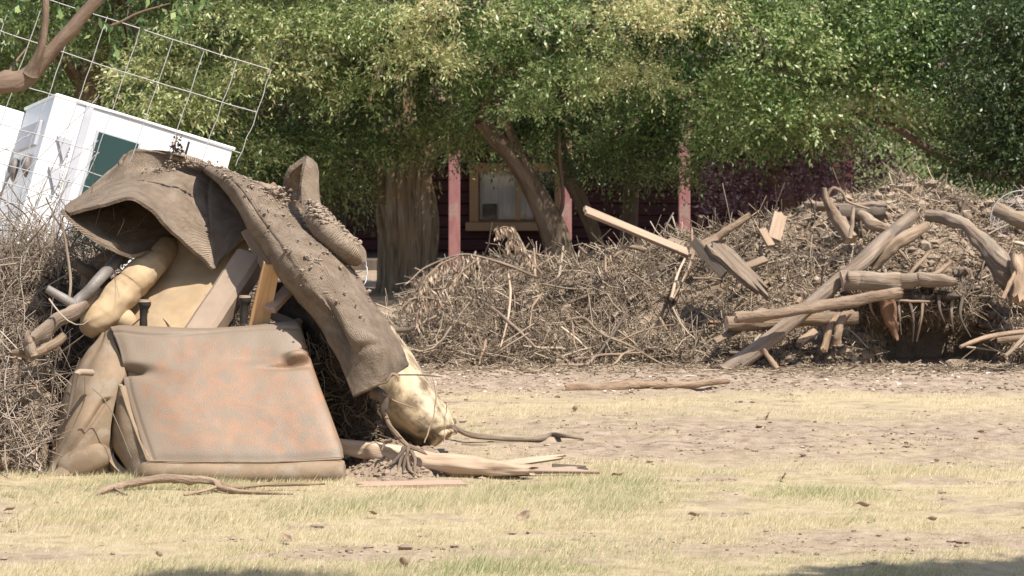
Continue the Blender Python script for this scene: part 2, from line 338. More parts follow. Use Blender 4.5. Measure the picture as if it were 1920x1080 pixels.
MT['clod'] = tinted('carpet_mud_clods', [(.17, .125, .095), (.26, .20, .15), (.33, .26, .20), (.38, .31, .25)], rough=.95)
def leafmat(n, cs, tr=.32, rough=.36, spec=.6): return tinted(n, cs, [0, .28, .56, .86, 1.] if len(cs) == 5 else None, rough=rough, spec=spec, transl=tr)
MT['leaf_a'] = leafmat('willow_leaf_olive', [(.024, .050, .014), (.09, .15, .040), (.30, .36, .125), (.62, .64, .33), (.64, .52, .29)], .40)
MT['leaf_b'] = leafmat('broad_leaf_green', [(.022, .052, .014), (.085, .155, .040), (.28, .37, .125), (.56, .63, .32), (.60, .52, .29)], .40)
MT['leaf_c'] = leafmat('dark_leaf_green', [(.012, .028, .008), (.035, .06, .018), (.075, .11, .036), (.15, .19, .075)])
MT['leaf_p'] = leafmat('purple_leaf', [(.06, .022, .036), (.14, .065, .09), (.26, .15, .19), (.50, .40, .46)])
MT['leaf_l'] = leafmat('light_grass_green', [(.10, .16, .05), (.20, .28, .10), (.30, .38, .16)])
MT['glass'] = bpy.data.materials.new('window_glass'); MT['glass'].use_nodes = True
_n = MT['glass'].node_tree; _t = _n.nodes.new('ShaderNodeBsdfTransparent'); _g = _n.nodes.new('ShaderNodeBsdfGlossy'); _g.inputs['Roughness'].default_value = .03
_f = _n.nodes.new('ShaderNodeFresnel'); _f.inputs[0].default_value = 1.5; _x = _n.nodes.new('ShaderNodeMixShader')
_n.links.new(_f.outputs[0], _x.inputs[0]); _n.links.new(_t.outputs[0], _x.inputs[1]); _n.links.new(_g.outputs[0], _x.inputs[2]); _n.links.new(_x.outputs[0], _n.nodes['Material Output'].inputs[0])
MT['greenglass'] = mat('green_tinted_glass', [(.010, .03, .024), (.016, .045, .035)], 4, bump=.02, rough=.12, spec=.6, blotch=((.08, .14, .12), 5, .58, .8))

# ------------------------------------------------------------------ terrain: one sheet to the horizon
def Yof(py): return F*CAMZ/(py-HOR)
def pxof(x, y): return 960+x/y*F
def pyof(y): return HOR+F*CAMZ/y
def dirtmask(x, y):
    px, py = pxof(x, y), pyof(y); n = fb2(x, y*1.0, 1.6, 4, 11); n2 = fb2(x, y*2.2, 4.5, 4, 31)
    def band(v, a, b, s): return 1/(1+np.exp(-(v-a)/s))*1/(1+np.exp((v-b)/s))
    m = band(py, 400, 738+n*14, 5)
    m = np.maximum(m, band(py, 776, 872, 9)*(1/(1+np.exp(-(px-880)/90)))*np.clip(.95+n*.5+n2*.55, 0, 1))
    m = np.maximum(m, band(py, 800, 905, 10)*(1/(1+np.exp(-(px-640)/20)))*(1/(1+np.exp((px-900)/60))))
    m = np.maximum(m, band(py, 1028, 1056, 5)*(1/(1+np.exp((px-1150)/200)))*np.clip(.62+n*.7+n2*.6, 0, 1)*.95)
    m = np.maximum(m, band(py, 1000, 1048, 6)*(1/(1+np.exp(-(px-1180)/120)))*np.clip(.82+n*.5+n2*.5, 0, 1)*.95)
    m = np.maximum(m, band(py, 940, 990, 8)*(1/(1+np.exp((px-20)/20))))
    m = np.maximum(m, np.clip(fb2(x, y*1.6, 3.1, 4, 91)*1.6-.75, 0, .8))
    return np.clip(m, 0, 1)
def gh(x, y):
    d = dirtmask(x, y)
    return fb2(x, y, .35, 3, 2)*.012+d*(fb2(x, y, 5, 4, 4)*.014+np.maximum(fb2(x, y, 13, 3, 8), 0)*.016)
def axis_pts(lo, hi, step, far, k=26):
    a = np.arange(lo, hi, step); g = np.geomspace(step, far, k)
    return np.concatenate([(lo-g)[::-1], a, hi+g])
xs = axis_pts(-4.2, 4.2, .05, 260); ys = np.concatenate([(9.8-np.geomspace(.04, 60, 20))[::-1], np.arange(9.8, 22, .04), 22+np.geomspace(.04, 400, 40)])
X, Yg = np.meshgrid(xs, ys)
fade = np.clip(1-(np.maximum(np.abs(X)-4.2, 0)+np.maximum(Yg-22, 0)+np.maximum(9.8-Yg, 0))/3, 0, 1)
Ysafe = np.maximum(Yg, 3)
Z = gh(X, Ysafe)*fade
# a grassy bank rises behind the right-hand trees
Z = Z+2.6*np.clip((X-3.2)/3.5, 0, 1)*np.clip((Yg-33)/9, 0, 1)
Vg = np.stack([X, Yg, Z], -1).reshape(-1, 3); r, c = X.shape; i = np.arange(r*c).reshape(r, c)
DM = dirtmask(X, Ysafe)*(Yg > 4)
gm = bpy.data.materials.new('lawn_and_dry_mud'); gm.use_nodes = True; nt = gm.node_tree; N = nt.nodes; L = nt.links; b = N['Principled BSDF']
b.inputs['Roughness'].default_value = .95; b.inputs['Specular IOR Level'].default_value = .1
ga = N.new('ShaderNodeAttribute'); ga.attribute_name = 'gc'; ta = N.new('ShaderNodeAttribute'); ta.attribute_name = 'tint'
def gnoise(sc, de):
    n = N.new('ShaderNodeTexNoise'); n.inputs['Scale'].default_value = sc; n.inputs['Detail'].default_value = de; n.inputs['Roughness'].default_value = .65; L.new(ga.outputs['Vector'], n.inputs['Vector']); return n.outputs['Fac']
def gramp(s, cs, st):
    q = N.new('ShaderNodeValToRGB'); e = q.color_ramp.elements
    while len(e) < len(cs): e.new(.5)
    for k, cc in enumerate(cs): e[k].position = st[k]; e[k].color = (*cc, 1)
    L.new(s, q.inputs[0]); return q.outputs[0]
straw = gramp(gnoise(7, 9), [(.30, .235, .14), (.43, .345, .215), (.50, .41, .27)], [.35, .5, .65])
dirt = gramp(gnoise(11, 9), [(.20, .148, .105), (.34, .258, .188), (.44, .345, .26)], [.33, .5, .66])
mx = N.new('ShaderNodeMix'); mx.data_type = 'RGBA'; L.new(ta.outputs['Fac'], mx.inputs[0]); L.new(straw, mx.inputs[6]); L.new(dirt, mx.inputs[7]); L.new(mx.outputs[2], b.inputs['Base Color'])
bp = N.new('ShaderNodeBump'); bp.inputs['Strength'].default_value = .8; bp.inputs['Distance'].default_value = .02; L.new(gnoise(60, 6), bp.inputs['Height']); L.new(bp.outputs[0], b.inputs['Normal'])
g = mk('ground', Vg, np.stack([i[:-1, :-1], i[:-1, 1:], i[1:, 1:], i[1:, :-1]], -1).reshape(-1, 4), gm, tint=DM.ravel(), base=(0, 0, 0))
tag(g, kind='structure')

# grass blades
def blades(n, xr, yr, hmin, hmax, dens_pow=1.):
    u = rng.random(n); y = yr[0]+(yr[1]-yr[0])*u**dens_pow
    x = (rng.random(n)*2-1)*(y*.19+.35) if xr is None else rng.uniform(xr[0], xr[1], n)
    d = dirtmask(x, y); cl = fb2(x, y, 2.2, 3, 77)+.5*fb2(x, y, 9, 2, 7)
    keep = rng.random(n) > np.clip(d*1.25, 0, .985)
    x, y, d, cl = x[keep], y[keep], d[keep], cl[keep]; n = len(x)
    px, py = pxof(x, y), pyof(y)
    green = .20+.26*fb2(x, y, .9, 3, 51)+.24*np.exp(-((px-1500)/620)**2-((py-925)/48)**2)+.22*np.exp(-((px-300)/420)**2-((py-930)/40)**2)+.12*np.exp(-((py-1075)/14)**2)-.32*np.exp(-((py-755)/25)**2)+.1*cl
    h = rng.uniform(hmin, hmax, n)*(1+.75*np.clip(cl, -.9, 1.2))*(1-.45*d)*(1+.5*np.clip(green-.4, 0, 1))
    a = rng.normal(.45, .7, n); lean = rng.uniform(.1, 1.1, n)*h
    tip = np.stack([np.cos(a)*lean, np.sin(a)*lean*.8, h], -1)
    base = np.stack([x, y, gh(x, y)-.006], -1); w = rng.uniform(.0008, .0021, n)
    sd = np.stack([w, np.zeros(n)+w*.3, np.zeros(n)], -1)
    V = np.stack([base-sd, base+sd, base+tip], 1)
    t = np.clip(green+.10+rng.normal(0, .25, n), 0, 1)
    return V, t
V1, t1 = blades(640000, None, (9.9, 18.9), .008, .026, 1.15)
V2, t2 = blades(34000, None, (9.9, 15.5), .022, .046, 1.2)
V3, t3 = blades(16000, (-9, 9), (9.5, 40), .03, .07)
keep = (np.abs(V3[:, 0, 0]) > V3[:, 0, 1]*.18)
V = np.concatenate([V1, V2, V3[keep]]); t = np.concatenate([t1, t2, t3[keep]]); n = len(V)
g = mk('lawn_grass', V.reshape(-1, 3), np.arange(n*3).reshape(n, 3), MT['grass'], tint=np.repeat(t, 3), smooth=False, base=(0, 0, 0))
tag(g, 'straw-coloured and green short lawn grass in the foreground', 'grass', kind='stuff')

# pebbles, chips and clods
def clods(name, pos, size, mat_, tint, parent=None, label=None, cat=None, flat=.6):
    n = len(pos); ico = np.array([[0, 0, 1], [.9, 0, .3], [.28, .85, .3], [-.73, .53, .3], [-.73, -.53, .3], [.28, -.85, .3], [.5, .5, -.6], [-.6, 0, -.6], [.4, -.6, -.6]])
    fc = np.array([[0, 1, 2], [0, 2, 3], [0, 3, 4], [0, 4, 5], [0, 5, 1], [1, 6, 2], [2, 6, 3], [3, 6, 7], [3, 7, 4], [4, 7, 5], [5, 7, 8], [5, 8, 1], [1, 8, 6], [6, 8, 7]])
    a = rng.uniform(0, 6.28, n); ca, sa = np.cos(a), np.sin(a)
    S = np.stack([size*rng.uniform(.7, 1.5, n), size*rng.uniform(.6, 1.1, n), size*flat*rng.uniform(.6, 1.2, n)], -1)
    v = ico[None]*S[:, None]*rng.uniform(.75, 1.25, (n, 9, 1))
    v = np.stack([v[..., 0]*ca[:, None]-v[..., 1]*sa[:, None], v[..., 0]*sa[:, None]+v[..., 1]*ca[:, None], v[..., 2]], -1)+pos[:, None]
    f = (fc[None]+9*np.arange(n)[:, None, None]).reshape(-1, 3)
    o = mk(name, v.reshape(-1, 3), f, mat_, parent, tint=np.repeat(tint, 9), smooth=False)
    return tag(o, label, cat, kind='stuff')
n = 26000; y = rng.uniform(10.6, 21.5, n); x = (rng.random(n)*2-1)*(y*.185+.2); d = dirtmask(x, y)
k = rng.random(n) < d*np.clip(.25+.8*fb2(x, y, 3, 3, 5)+(y > 18.4)*.5, .05, 1); x, y = x[k], y[k]; n = len(x)
chipy = (y > 18.2)
sz = np.where(chipy, rng.uniform(.006, .016, n), rng.exponential(.004, n)+.003); sz = np.minimum(sz, .028)
tt = np.clip(rng.normal(.35, .16, n)+np.where(chipy & (rng.random(n) < .12), .45, 0), 0, 1)
clods('dirt_clods', np.stack([x, y, gh(x, y)+sz*.2], -1), sz, MT['chip'], tt, label='small mud clods, pebbles and wood chips strewn over bare ground', cat='debris')

# ------------------------------------------------------------------ leaves
def sprigs(pos, dr, L, nl, ll, lw, droop=.4, tint0=.4, tvar=.2, spread=.9, seed=0):
    r = np.random.default_rng(seed); n = len(pos); t = (np.arange(nl)+.6)/nl
    dr = nrm(dr); Ls = L*r.uniform(.6, 1.3, n)
    P = pos[:, None]+dr[:, None]*(Ls[:, None]*t[None])[..., None]; P[..., 2] -= droop*Ls[:, None]*t[None]**2
    path = dr[:, None]*np.ones((1, nl, 1)); path = path.copy(); path[..., 2] -= 2*droop*t[None]
    rd = r.normal(size=(n, nl, 3)); ld = nrm(nrm(path)*.75+rd*spread*.6+np.array([0, 0, -.25]))
    sd = nrm(np.cross(ld, r.normal(size=(n, nl, 3))+np.array([0, .0, .9])))
    le = ll*r.uniform(.6, 1.25, (n, nl, 1)); w = lw*r.uniform(.7, 1.2, (n, nl, 1))*.5
    b0 = P+rd*.006; V = np.stack([b0, b0+ld*le*.45+sd*w, b0+ld*le, b0+ld*le*.45-sd*w], 2)
    cl = tint0 if np.isscalar(tint0) else tint0[:, None]
    T = np.clip(cl+r.normal(0, tvar, (n, nl)), 0, 1)
    V = V.reshape(-1, 3); m = n*nl; Fq = np.arange(m*4).reshape(m, 4)
    return V, Fq, np.repeat(T.ravel(), 4)
def crown(name, clumps, mat_, parent, per=1., L=.28, nl=9, ll=.058, lw=.0165, droop=.45, tint=.47, tvar=.18, seed=0, gap=.15, spread=.9):
    r = np.random.default_rng(seed); PP = []; DD = []; TT = []
    for q, (c, rx, ry, rz, tb) in enumerate(clumps):
        back = tb < -.3; n = int(per*(300 if back else 640)*(rx*rz+ry*rz+rx*ry)/.25*.34)
        d = nrm(r.normal(size=(n, 3))); rad = np.where(r.random(n) < .8, r.uniform(.74, 1.06, n), r.uniform(.25, .72, n))
        if not back: d[:, 2] = np.where(d[:, 2] < -.3, -d[:, 2], d[:, 2])       # leafy tops, open undersides
        p = np.asarray(c)+d*np.array([rx, ry, rz])*rad[:, None]
        if not back:
            f = fbm(p*[1, .8, 1.35], 2.6, 3, seed+3); k = f > -.6+gap; p, d = p[k], d[k]
        PP.append(p); DD.append(d*.8+np.array([0, -.1, .15])+r.normal(size=d.shape)*.35)
        TT.append((-.12 if back else tb)+.20*fbm(p, 1.3, 2, seed+9)+r.normal(0, .05, len(p)))  # sun on front clumps and shade of the inner crown go into leaf tint
    P = np.concatenate(PP); D = np.concatenate(DD); T = np.concatenate(TT)
    V, Fq, t = sprigs(P, D, L, nl, ll, lw, droop, tint+T, tvar, spread, seed)
    o = mk(name, V, Fq, mat_, parent, tint=t, smooth=False); return o
def clump_px(px, py, Y, rx, ry, ryd=.35, tb=0.): return (at(px, py, Y), rx*Y/F, ryd, ry*Y/F, tb*1.3)
DARK = [(175, 130, 42, 85), (930, 170, 75, 105), (600, 235, 150, 42), (1200, 290, 130, 50), (1860, 230, 90, 150), (1310, 190, 55, 60), (90, 110, 90, 50), (450, 270, 60, 40), (1345, 100, 40, 60), (1130, 215, 45, 30), (1400, 300, 60, 40), (1700, 190, 40, 26), (680, 110, 50, 22), (1560, 250, 60, 18), (1100, 60, 26, 26)]
def in_dark(px, py): return any(((px-a)/c)**2+((py-b)/d)**2 < 1 for a, b, c, d in DARK)
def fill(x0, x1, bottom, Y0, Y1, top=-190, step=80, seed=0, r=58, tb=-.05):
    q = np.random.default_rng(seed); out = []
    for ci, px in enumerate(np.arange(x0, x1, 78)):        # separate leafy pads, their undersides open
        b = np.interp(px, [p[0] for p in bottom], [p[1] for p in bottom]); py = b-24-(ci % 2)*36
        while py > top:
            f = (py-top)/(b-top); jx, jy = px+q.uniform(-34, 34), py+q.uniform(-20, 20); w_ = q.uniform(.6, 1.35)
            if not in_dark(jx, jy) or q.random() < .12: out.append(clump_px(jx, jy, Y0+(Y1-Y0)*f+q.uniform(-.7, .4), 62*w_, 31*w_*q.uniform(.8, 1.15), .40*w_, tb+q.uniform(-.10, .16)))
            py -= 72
    for px in np.arange(x0, x1, 105):         # inner crown further back, its shade put into a darker leaf tint
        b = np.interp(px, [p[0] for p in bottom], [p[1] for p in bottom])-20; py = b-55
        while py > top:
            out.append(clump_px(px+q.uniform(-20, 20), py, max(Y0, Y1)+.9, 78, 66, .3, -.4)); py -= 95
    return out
BOT = [(-300, 420), (420, 380), (560, 385), (640, 395), (690, 350), (715, 295), (800, 280), (850, 300), (880, 300), (930, 285), (1000, 300), (1050, 265), (1100, 345), (1280, 345), (1330, 312), (1450, 298), (1560, 290), (1640, 262), (1770, 262), (1800, 360), (1920, 372), (2200, 380)]
def limbs(parent, root, targets, r0, mt, seed=0, n=8, back=.25):
    q = np.random.default_rng(seed)
    for tpos in targets[:n]:
        e = np.asarray(tpos)+np.array([0, back, 0]); root_ = np.asarray(root); mid = (root_+e)/2+q.normal(0, .12, 3)+np.array([0, 0, -.12])
        tube('limb', [root_, mid, e], [r0, r0*.6, r0*.2], mt, parent, seg=8, n=9, rough=.1, seed=int(q.integers(99)))

def tree(name, label, base, trunks, clumps, lm, bm, ridges=.0, rough=.12, nl=9, nlimb=8, group=None, seed=0, seg=20, **kw):
    t = thing(name, label, 'tree', base, group)
    for (pts, rad) in trunks:
        tube('trunk', ats(pts), rad, bm, t, seg=seg, n=40 if ridges else 16, rough=rough, rs=1.2, ridges=ridges, seed=seed)
    top = at(*trunks[0][0][-1]); tg = [c[0] for c in clumps]; random.Random(seed).shuffle(tg)
    limbs(t, top, tg, max(.02, trunks[0][1][-1]*.6), bm, seed, nlimb)
    crown('crown', clumps, lm, t, seed=seed, nl=nl, **kw)
    return t
# trees: hand-placed front clumps, most with sunlight put into a paler tint, fill behind
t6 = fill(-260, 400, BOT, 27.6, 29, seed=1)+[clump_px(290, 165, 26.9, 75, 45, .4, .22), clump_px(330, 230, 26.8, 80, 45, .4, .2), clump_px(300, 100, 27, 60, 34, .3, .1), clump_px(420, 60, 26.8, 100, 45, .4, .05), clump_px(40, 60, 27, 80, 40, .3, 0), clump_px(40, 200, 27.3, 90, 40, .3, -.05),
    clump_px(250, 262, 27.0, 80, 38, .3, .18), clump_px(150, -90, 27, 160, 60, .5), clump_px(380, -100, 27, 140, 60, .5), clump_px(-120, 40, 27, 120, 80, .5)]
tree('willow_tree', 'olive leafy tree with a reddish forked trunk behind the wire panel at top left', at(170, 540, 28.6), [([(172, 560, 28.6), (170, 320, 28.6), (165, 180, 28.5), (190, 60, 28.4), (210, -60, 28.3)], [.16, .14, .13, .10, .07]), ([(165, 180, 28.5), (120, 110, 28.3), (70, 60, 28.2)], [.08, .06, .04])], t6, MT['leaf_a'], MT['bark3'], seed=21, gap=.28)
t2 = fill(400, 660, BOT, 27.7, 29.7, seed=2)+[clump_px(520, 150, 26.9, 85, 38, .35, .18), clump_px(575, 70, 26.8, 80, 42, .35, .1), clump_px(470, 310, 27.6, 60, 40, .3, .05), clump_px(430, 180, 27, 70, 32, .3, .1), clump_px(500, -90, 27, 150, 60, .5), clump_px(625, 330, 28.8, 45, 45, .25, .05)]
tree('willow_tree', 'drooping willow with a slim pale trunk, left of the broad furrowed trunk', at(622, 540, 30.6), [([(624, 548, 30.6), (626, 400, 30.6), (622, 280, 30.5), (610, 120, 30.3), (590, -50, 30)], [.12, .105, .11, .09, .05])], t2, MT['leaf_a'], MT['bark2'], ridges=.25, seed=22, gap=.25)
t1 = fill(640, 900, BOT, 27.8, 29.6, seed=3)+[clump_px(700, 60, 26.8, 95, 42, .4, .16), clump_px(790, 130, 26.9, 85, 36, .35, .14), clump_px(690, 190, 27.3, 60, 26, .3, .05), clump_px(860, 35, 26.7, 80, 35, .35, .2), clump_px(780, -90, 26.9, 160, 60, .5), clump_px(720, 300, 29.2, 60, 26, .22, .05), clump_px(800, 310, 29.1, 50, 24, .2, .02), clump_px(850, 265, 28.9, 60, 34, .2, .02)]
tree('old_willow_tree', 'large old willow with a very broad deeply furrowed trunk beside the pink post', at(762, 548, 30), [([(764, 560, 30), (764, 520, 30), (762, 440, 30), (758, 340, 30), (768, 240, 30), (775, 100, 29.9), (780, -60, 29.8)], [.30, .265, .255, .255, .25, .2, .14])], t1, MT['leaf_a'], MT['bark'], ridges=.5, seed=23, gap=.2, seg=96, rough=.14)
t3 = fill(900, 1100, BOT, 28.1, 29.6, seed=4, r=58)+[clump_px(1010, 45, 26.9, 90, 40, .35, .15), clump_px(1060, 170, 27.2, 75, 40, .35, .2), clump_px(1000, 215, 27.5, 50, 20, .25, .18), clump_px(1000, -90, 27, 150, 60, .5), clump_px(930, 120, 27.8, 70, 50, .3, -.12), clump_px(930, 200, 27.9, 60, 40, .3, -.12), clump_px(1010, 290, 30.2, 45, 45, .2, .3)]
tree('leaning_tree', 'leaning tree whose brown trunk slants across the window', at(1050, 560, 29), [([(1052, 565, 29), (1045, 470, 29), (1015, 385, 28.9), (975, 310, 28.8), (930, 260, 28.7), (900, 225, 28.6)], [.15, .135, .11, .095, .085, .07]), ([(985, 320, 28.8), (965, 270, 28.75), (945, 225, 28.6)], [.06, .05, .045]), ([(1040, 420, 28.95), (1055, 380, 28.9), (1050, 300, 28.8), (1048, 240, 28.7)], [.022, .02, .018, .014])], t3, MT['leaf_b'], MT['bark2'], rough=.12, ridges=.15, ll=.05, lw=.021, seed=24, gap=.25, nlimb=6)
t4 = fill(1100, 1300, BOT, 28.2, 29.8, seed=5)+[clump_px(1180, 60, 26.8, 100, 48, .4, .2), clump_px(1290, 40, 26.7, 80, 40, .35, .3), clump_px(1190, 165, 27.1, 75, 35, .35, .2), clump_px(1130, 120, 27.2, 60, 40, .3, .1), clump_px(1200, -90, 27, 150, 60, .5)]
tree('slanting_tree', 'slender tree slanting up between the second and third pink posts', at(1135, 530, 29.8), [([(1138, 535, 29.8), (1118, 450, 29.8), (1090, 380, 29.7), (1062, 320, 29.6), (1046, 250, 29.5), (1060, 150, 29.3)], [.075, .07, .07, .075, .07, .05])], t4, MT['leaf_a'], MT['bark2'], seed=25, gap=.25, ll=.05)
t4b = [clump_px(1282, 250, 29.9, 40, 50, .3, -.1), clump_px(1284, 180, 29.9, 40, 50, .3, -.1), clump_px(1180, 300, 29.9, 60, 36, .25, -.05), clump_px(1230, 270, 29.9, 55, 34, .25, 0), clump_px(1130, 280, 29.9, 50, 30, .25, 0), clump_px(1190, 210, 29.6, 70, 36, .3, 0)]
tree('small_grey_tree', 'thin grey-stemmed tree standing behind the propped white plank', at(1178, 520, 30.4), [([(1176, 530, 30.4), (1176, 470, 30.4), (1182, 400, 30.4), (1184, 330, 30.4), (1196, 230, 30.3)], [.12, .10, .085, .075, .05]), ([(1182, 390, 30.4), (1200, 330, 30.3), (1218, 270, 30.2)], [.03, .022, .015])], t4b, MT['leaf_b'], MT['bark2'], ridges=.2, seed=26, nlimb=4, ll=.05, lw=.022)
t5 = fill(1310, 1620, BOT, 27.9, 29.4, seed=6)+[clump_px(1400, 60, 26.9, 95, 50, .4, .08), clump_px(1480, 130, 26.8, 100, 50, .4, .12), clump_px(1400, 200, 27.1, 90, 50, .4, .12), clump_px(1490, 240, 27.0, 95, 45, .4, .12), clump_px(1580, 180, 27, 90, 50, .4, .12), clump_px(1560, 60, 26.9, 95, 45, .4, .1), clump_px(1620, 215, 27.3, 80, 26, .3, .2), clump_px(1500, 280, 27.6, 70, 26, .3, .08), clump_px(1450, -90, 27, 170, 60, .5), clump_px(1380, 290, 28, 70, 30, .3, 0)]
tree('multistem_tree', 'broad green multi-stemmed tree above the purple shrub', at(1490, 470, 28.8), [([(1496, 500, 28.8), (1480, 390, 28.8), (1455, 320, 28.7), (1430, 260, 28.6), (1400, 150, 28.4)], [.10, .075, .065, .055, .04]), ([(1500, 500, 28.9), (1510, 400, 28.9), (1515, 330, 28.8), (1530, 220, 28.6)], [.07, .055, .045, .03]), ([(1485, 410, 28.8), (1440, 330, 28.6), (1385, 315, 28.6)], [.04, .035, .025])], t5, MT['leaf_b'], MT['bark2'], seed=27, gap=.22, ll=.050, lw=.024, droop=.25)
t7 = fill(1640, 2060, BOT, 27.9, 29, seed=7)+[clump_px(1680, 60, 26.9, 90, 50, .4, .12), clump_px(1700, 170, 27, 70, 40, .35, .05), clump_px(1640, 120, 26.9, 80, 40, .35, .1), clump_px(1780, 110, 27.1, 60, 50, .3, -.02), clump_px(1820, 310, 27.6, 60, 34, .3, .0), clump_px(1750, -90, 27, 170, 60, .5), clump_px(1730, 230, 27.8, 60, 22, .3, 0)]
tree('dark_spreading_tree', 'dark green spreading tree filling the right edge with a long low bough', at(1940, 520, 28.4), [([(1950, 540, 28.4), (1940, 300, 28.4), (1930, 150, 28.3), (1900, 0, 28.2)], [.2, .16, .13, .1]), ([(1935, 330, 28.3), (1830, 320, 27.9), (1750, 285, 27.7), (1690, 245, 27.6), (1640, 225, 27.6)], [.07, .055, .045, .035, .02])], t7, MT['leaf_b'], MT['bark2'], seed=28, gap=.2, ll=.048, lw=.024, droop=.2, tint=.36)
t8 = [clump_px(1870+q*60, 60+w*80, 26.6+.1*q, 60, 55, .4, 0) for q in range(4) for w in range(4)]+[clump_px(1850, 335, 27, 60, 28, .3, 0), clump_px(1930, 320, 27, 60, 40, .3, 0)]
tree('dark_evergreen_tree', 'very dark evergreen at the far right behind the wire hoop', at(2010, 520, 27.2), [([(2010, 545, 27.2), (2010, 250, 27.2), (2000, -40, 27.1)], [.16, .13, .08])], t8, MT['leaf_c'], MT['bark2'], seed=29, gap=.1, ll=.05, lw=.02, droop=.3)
# purple shrubs
for q, (nm, lb, bs, cl) in enumerate([('purple_shrub', 'larger purple-leaved shrub against the dark red wall', (1400, 470, 28.3), [(1350, 362, 28.2, 36, 34), (1400, 345, 28.2, 40, 28), (1372, 405, 28.2, 50, 28), (1440, 365, 28.3, 28, 30), (1420, 398, 28.2, 36, 24)]),
                                      ('purple_shrub', 'smaller purple-leaved shrub on the crest left of the grassy bank', (1600, 440, 27.9), [(1550, 350, 27.8, 36, 36), (1600, 325, 27.8, 45, 30), (1650, 330, 27.9, 35, 22), (1580, 365, 27.8, 50, 22), (1515, 335, 27.9, 34, 30), (1530, 372, 27.9, 36, 24), (1500, 380, 28.0, 30, 22)])]):
    t = thing(nm, lb, 'shrub', at(*bs), 'purple-leaved shrubs')
    for k in range(5):
        e = cl[k % len(cl)]; tube('stem', [at(*bs)+[(k-2)*.05, 0, 0], at((bs[0]+e[0])/2, (bs[1]+e[1])/2, bs[2]), at(e[0], e[1], e[2])], [.016, .012, .006], MT['bark2'], t, seg=6, n=7)
    crown('foliage', [clump_px(*e[:5], .25, 0) for e in cl], MT['leaf_p'], t, per=.42, L=.2, ll=.045, lw=.026, droop=.1, seed=60+q, gap=.3)
# the bank's light shrubbery and the far wood
def scatter_leaves(name, label, cat, boxes, m, n, ll, lw, seed, tint=.4):
    r = np.random.default_rng(seed); P = []; 
    for (x0, x1, y0, y1, z0, z1) in boxes:
        p = r.uniform([x0, y0, z0], [x1, y1, z1], (n, 3)); k = fbm(p, .9, 3, seed) > -.25; P.append(p[k])
    P = np.concatenate(P); V, Fq, t = sprigs(P, r.normal(size=P.shape)+[0, -.3, .2], .5, 7, ll, lw, .3, tint+.2*fbm(P, .6, 2, seed+4), .18, .9, seed)
    return tag(mk(name, V, Fq, m, tint=t, smooth=False), label, cat, kind='stuff')
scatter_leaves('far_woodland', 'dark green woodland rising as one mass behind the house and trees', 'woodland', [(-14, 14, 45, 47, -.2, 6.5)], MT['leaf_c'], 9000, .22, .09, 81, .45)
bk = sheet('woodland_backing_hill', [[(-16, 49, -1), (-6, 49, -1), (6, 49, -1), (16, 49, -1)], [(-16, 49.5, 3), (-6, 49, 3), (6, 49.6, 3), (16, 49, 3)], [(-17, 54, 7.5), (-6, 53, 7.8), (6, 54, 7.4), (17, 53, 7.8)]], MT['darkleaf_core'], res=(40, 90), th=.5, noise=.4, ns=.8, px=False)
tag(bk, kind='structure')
n = 9000; x = rng.uniform(3, 9.5, n); y = rng.uniform(33.5, 43, n); z = 2.6*np.clip((x-3.2)/3.5, 0, 1)*np.clip((y-33)/9, 0, 1)
P = np.stack([x, y, z], -1); V, Fq, t = sprigs(P, rng.normal(size=P.shape)*.5+[0, -.2, 1], .22, 5, .14, .022, .25, .5+.2*fbm(P, .8, 2, 6), .2, .7, 5)
tag(mk('bank_grass', V, Fq, MT['leaf_l'], tint=t, smooth=False), 'light green tall grass on the bank behind the debris at right', 'grass', kind='stuff')

# ------------------------------------------------------------------ the dark red house with porch
H = thing('house', 'dark red board-sided house with pink porch posts behind the trees', 'house', (1.0, 37, 0))
x0, x1 = at(430, 0, 37)[0], at(1600, 0, 37)[0]
wx0, wx1 = at(897, 0, 37)[0], at(1040, 0, 37)[0]; wz1, wz0 = at(0, 322, 37)[2], at(0, 416, 37)[2]
bh = .146; z = 0.
sb = None
while z < 2.62:
    spans = [(x0, x1)] if (z+bh < wz0 or z > wz1) else [(x0, wx0), (wx1, x1)]
    for a_, b_ in spans:
        o = obox('siding_board', (a_, 37.0, z+.004), (b_-a_, 0, 0), (0, .06, 0), (0, 0, bh-.008), MT['siding'], H, bevel=.012, seg=2)
        for v in o.data.vertices:   # lap: lower edge stands proud
            if v.co.z+0 < (z+.03) and v.co.y < .03: v.co.y -= .022
    z += bh
obox('wall_backing', (x0, 37.07, 0), (x1-x0, 0, 0), (0, .06, 0), (0, 0, wz0), MT['siding'], H, bevel=0)
obox('wall_backing', (x0, 37.07, wz1), (x1-x0, 0, 0), (0, .06, 0), (0, 0, 2.7-wz1), MT['siding'], H, bevel=0)
obox('wall_backing', (x0, 37.07, wz0), (wx0-x0, 0, 0), (0, .06, 0), (0, 0, wz1-wz0), MT['siding'], H, bevel=0)
obox('wall_backing', (wx1, 37.07, wz0), (x1-wx1, 0, 0), (0, .06, 0), (0, 0, wz1-wz0), MT['siding'], H, bevel=0)
obox('side_wall', (x0, 37.14, 0), (.1, 0, 0), (0, 5, 0), (0, 0, 2.7), MT['siding'], H); obox('side_wall', (x1-.1, 37.14, 0), (.1, 0, 0), (0, 5, 0), (0, 0, 2.7), MT['siding'], H)
obox('porch_floor', (x0, 34.9, 0), (x1-x0, 0, 0), (0, 2.05, 0), (0, 0, .12), MT['darkboard'], H)
W = obox('window', (wx0, 37.05, wz0), (wx1-wx0, 0, 0), (0, .02, 0), (0, 0, .02), MT['trim'], H, bevel=0)
fw = .11
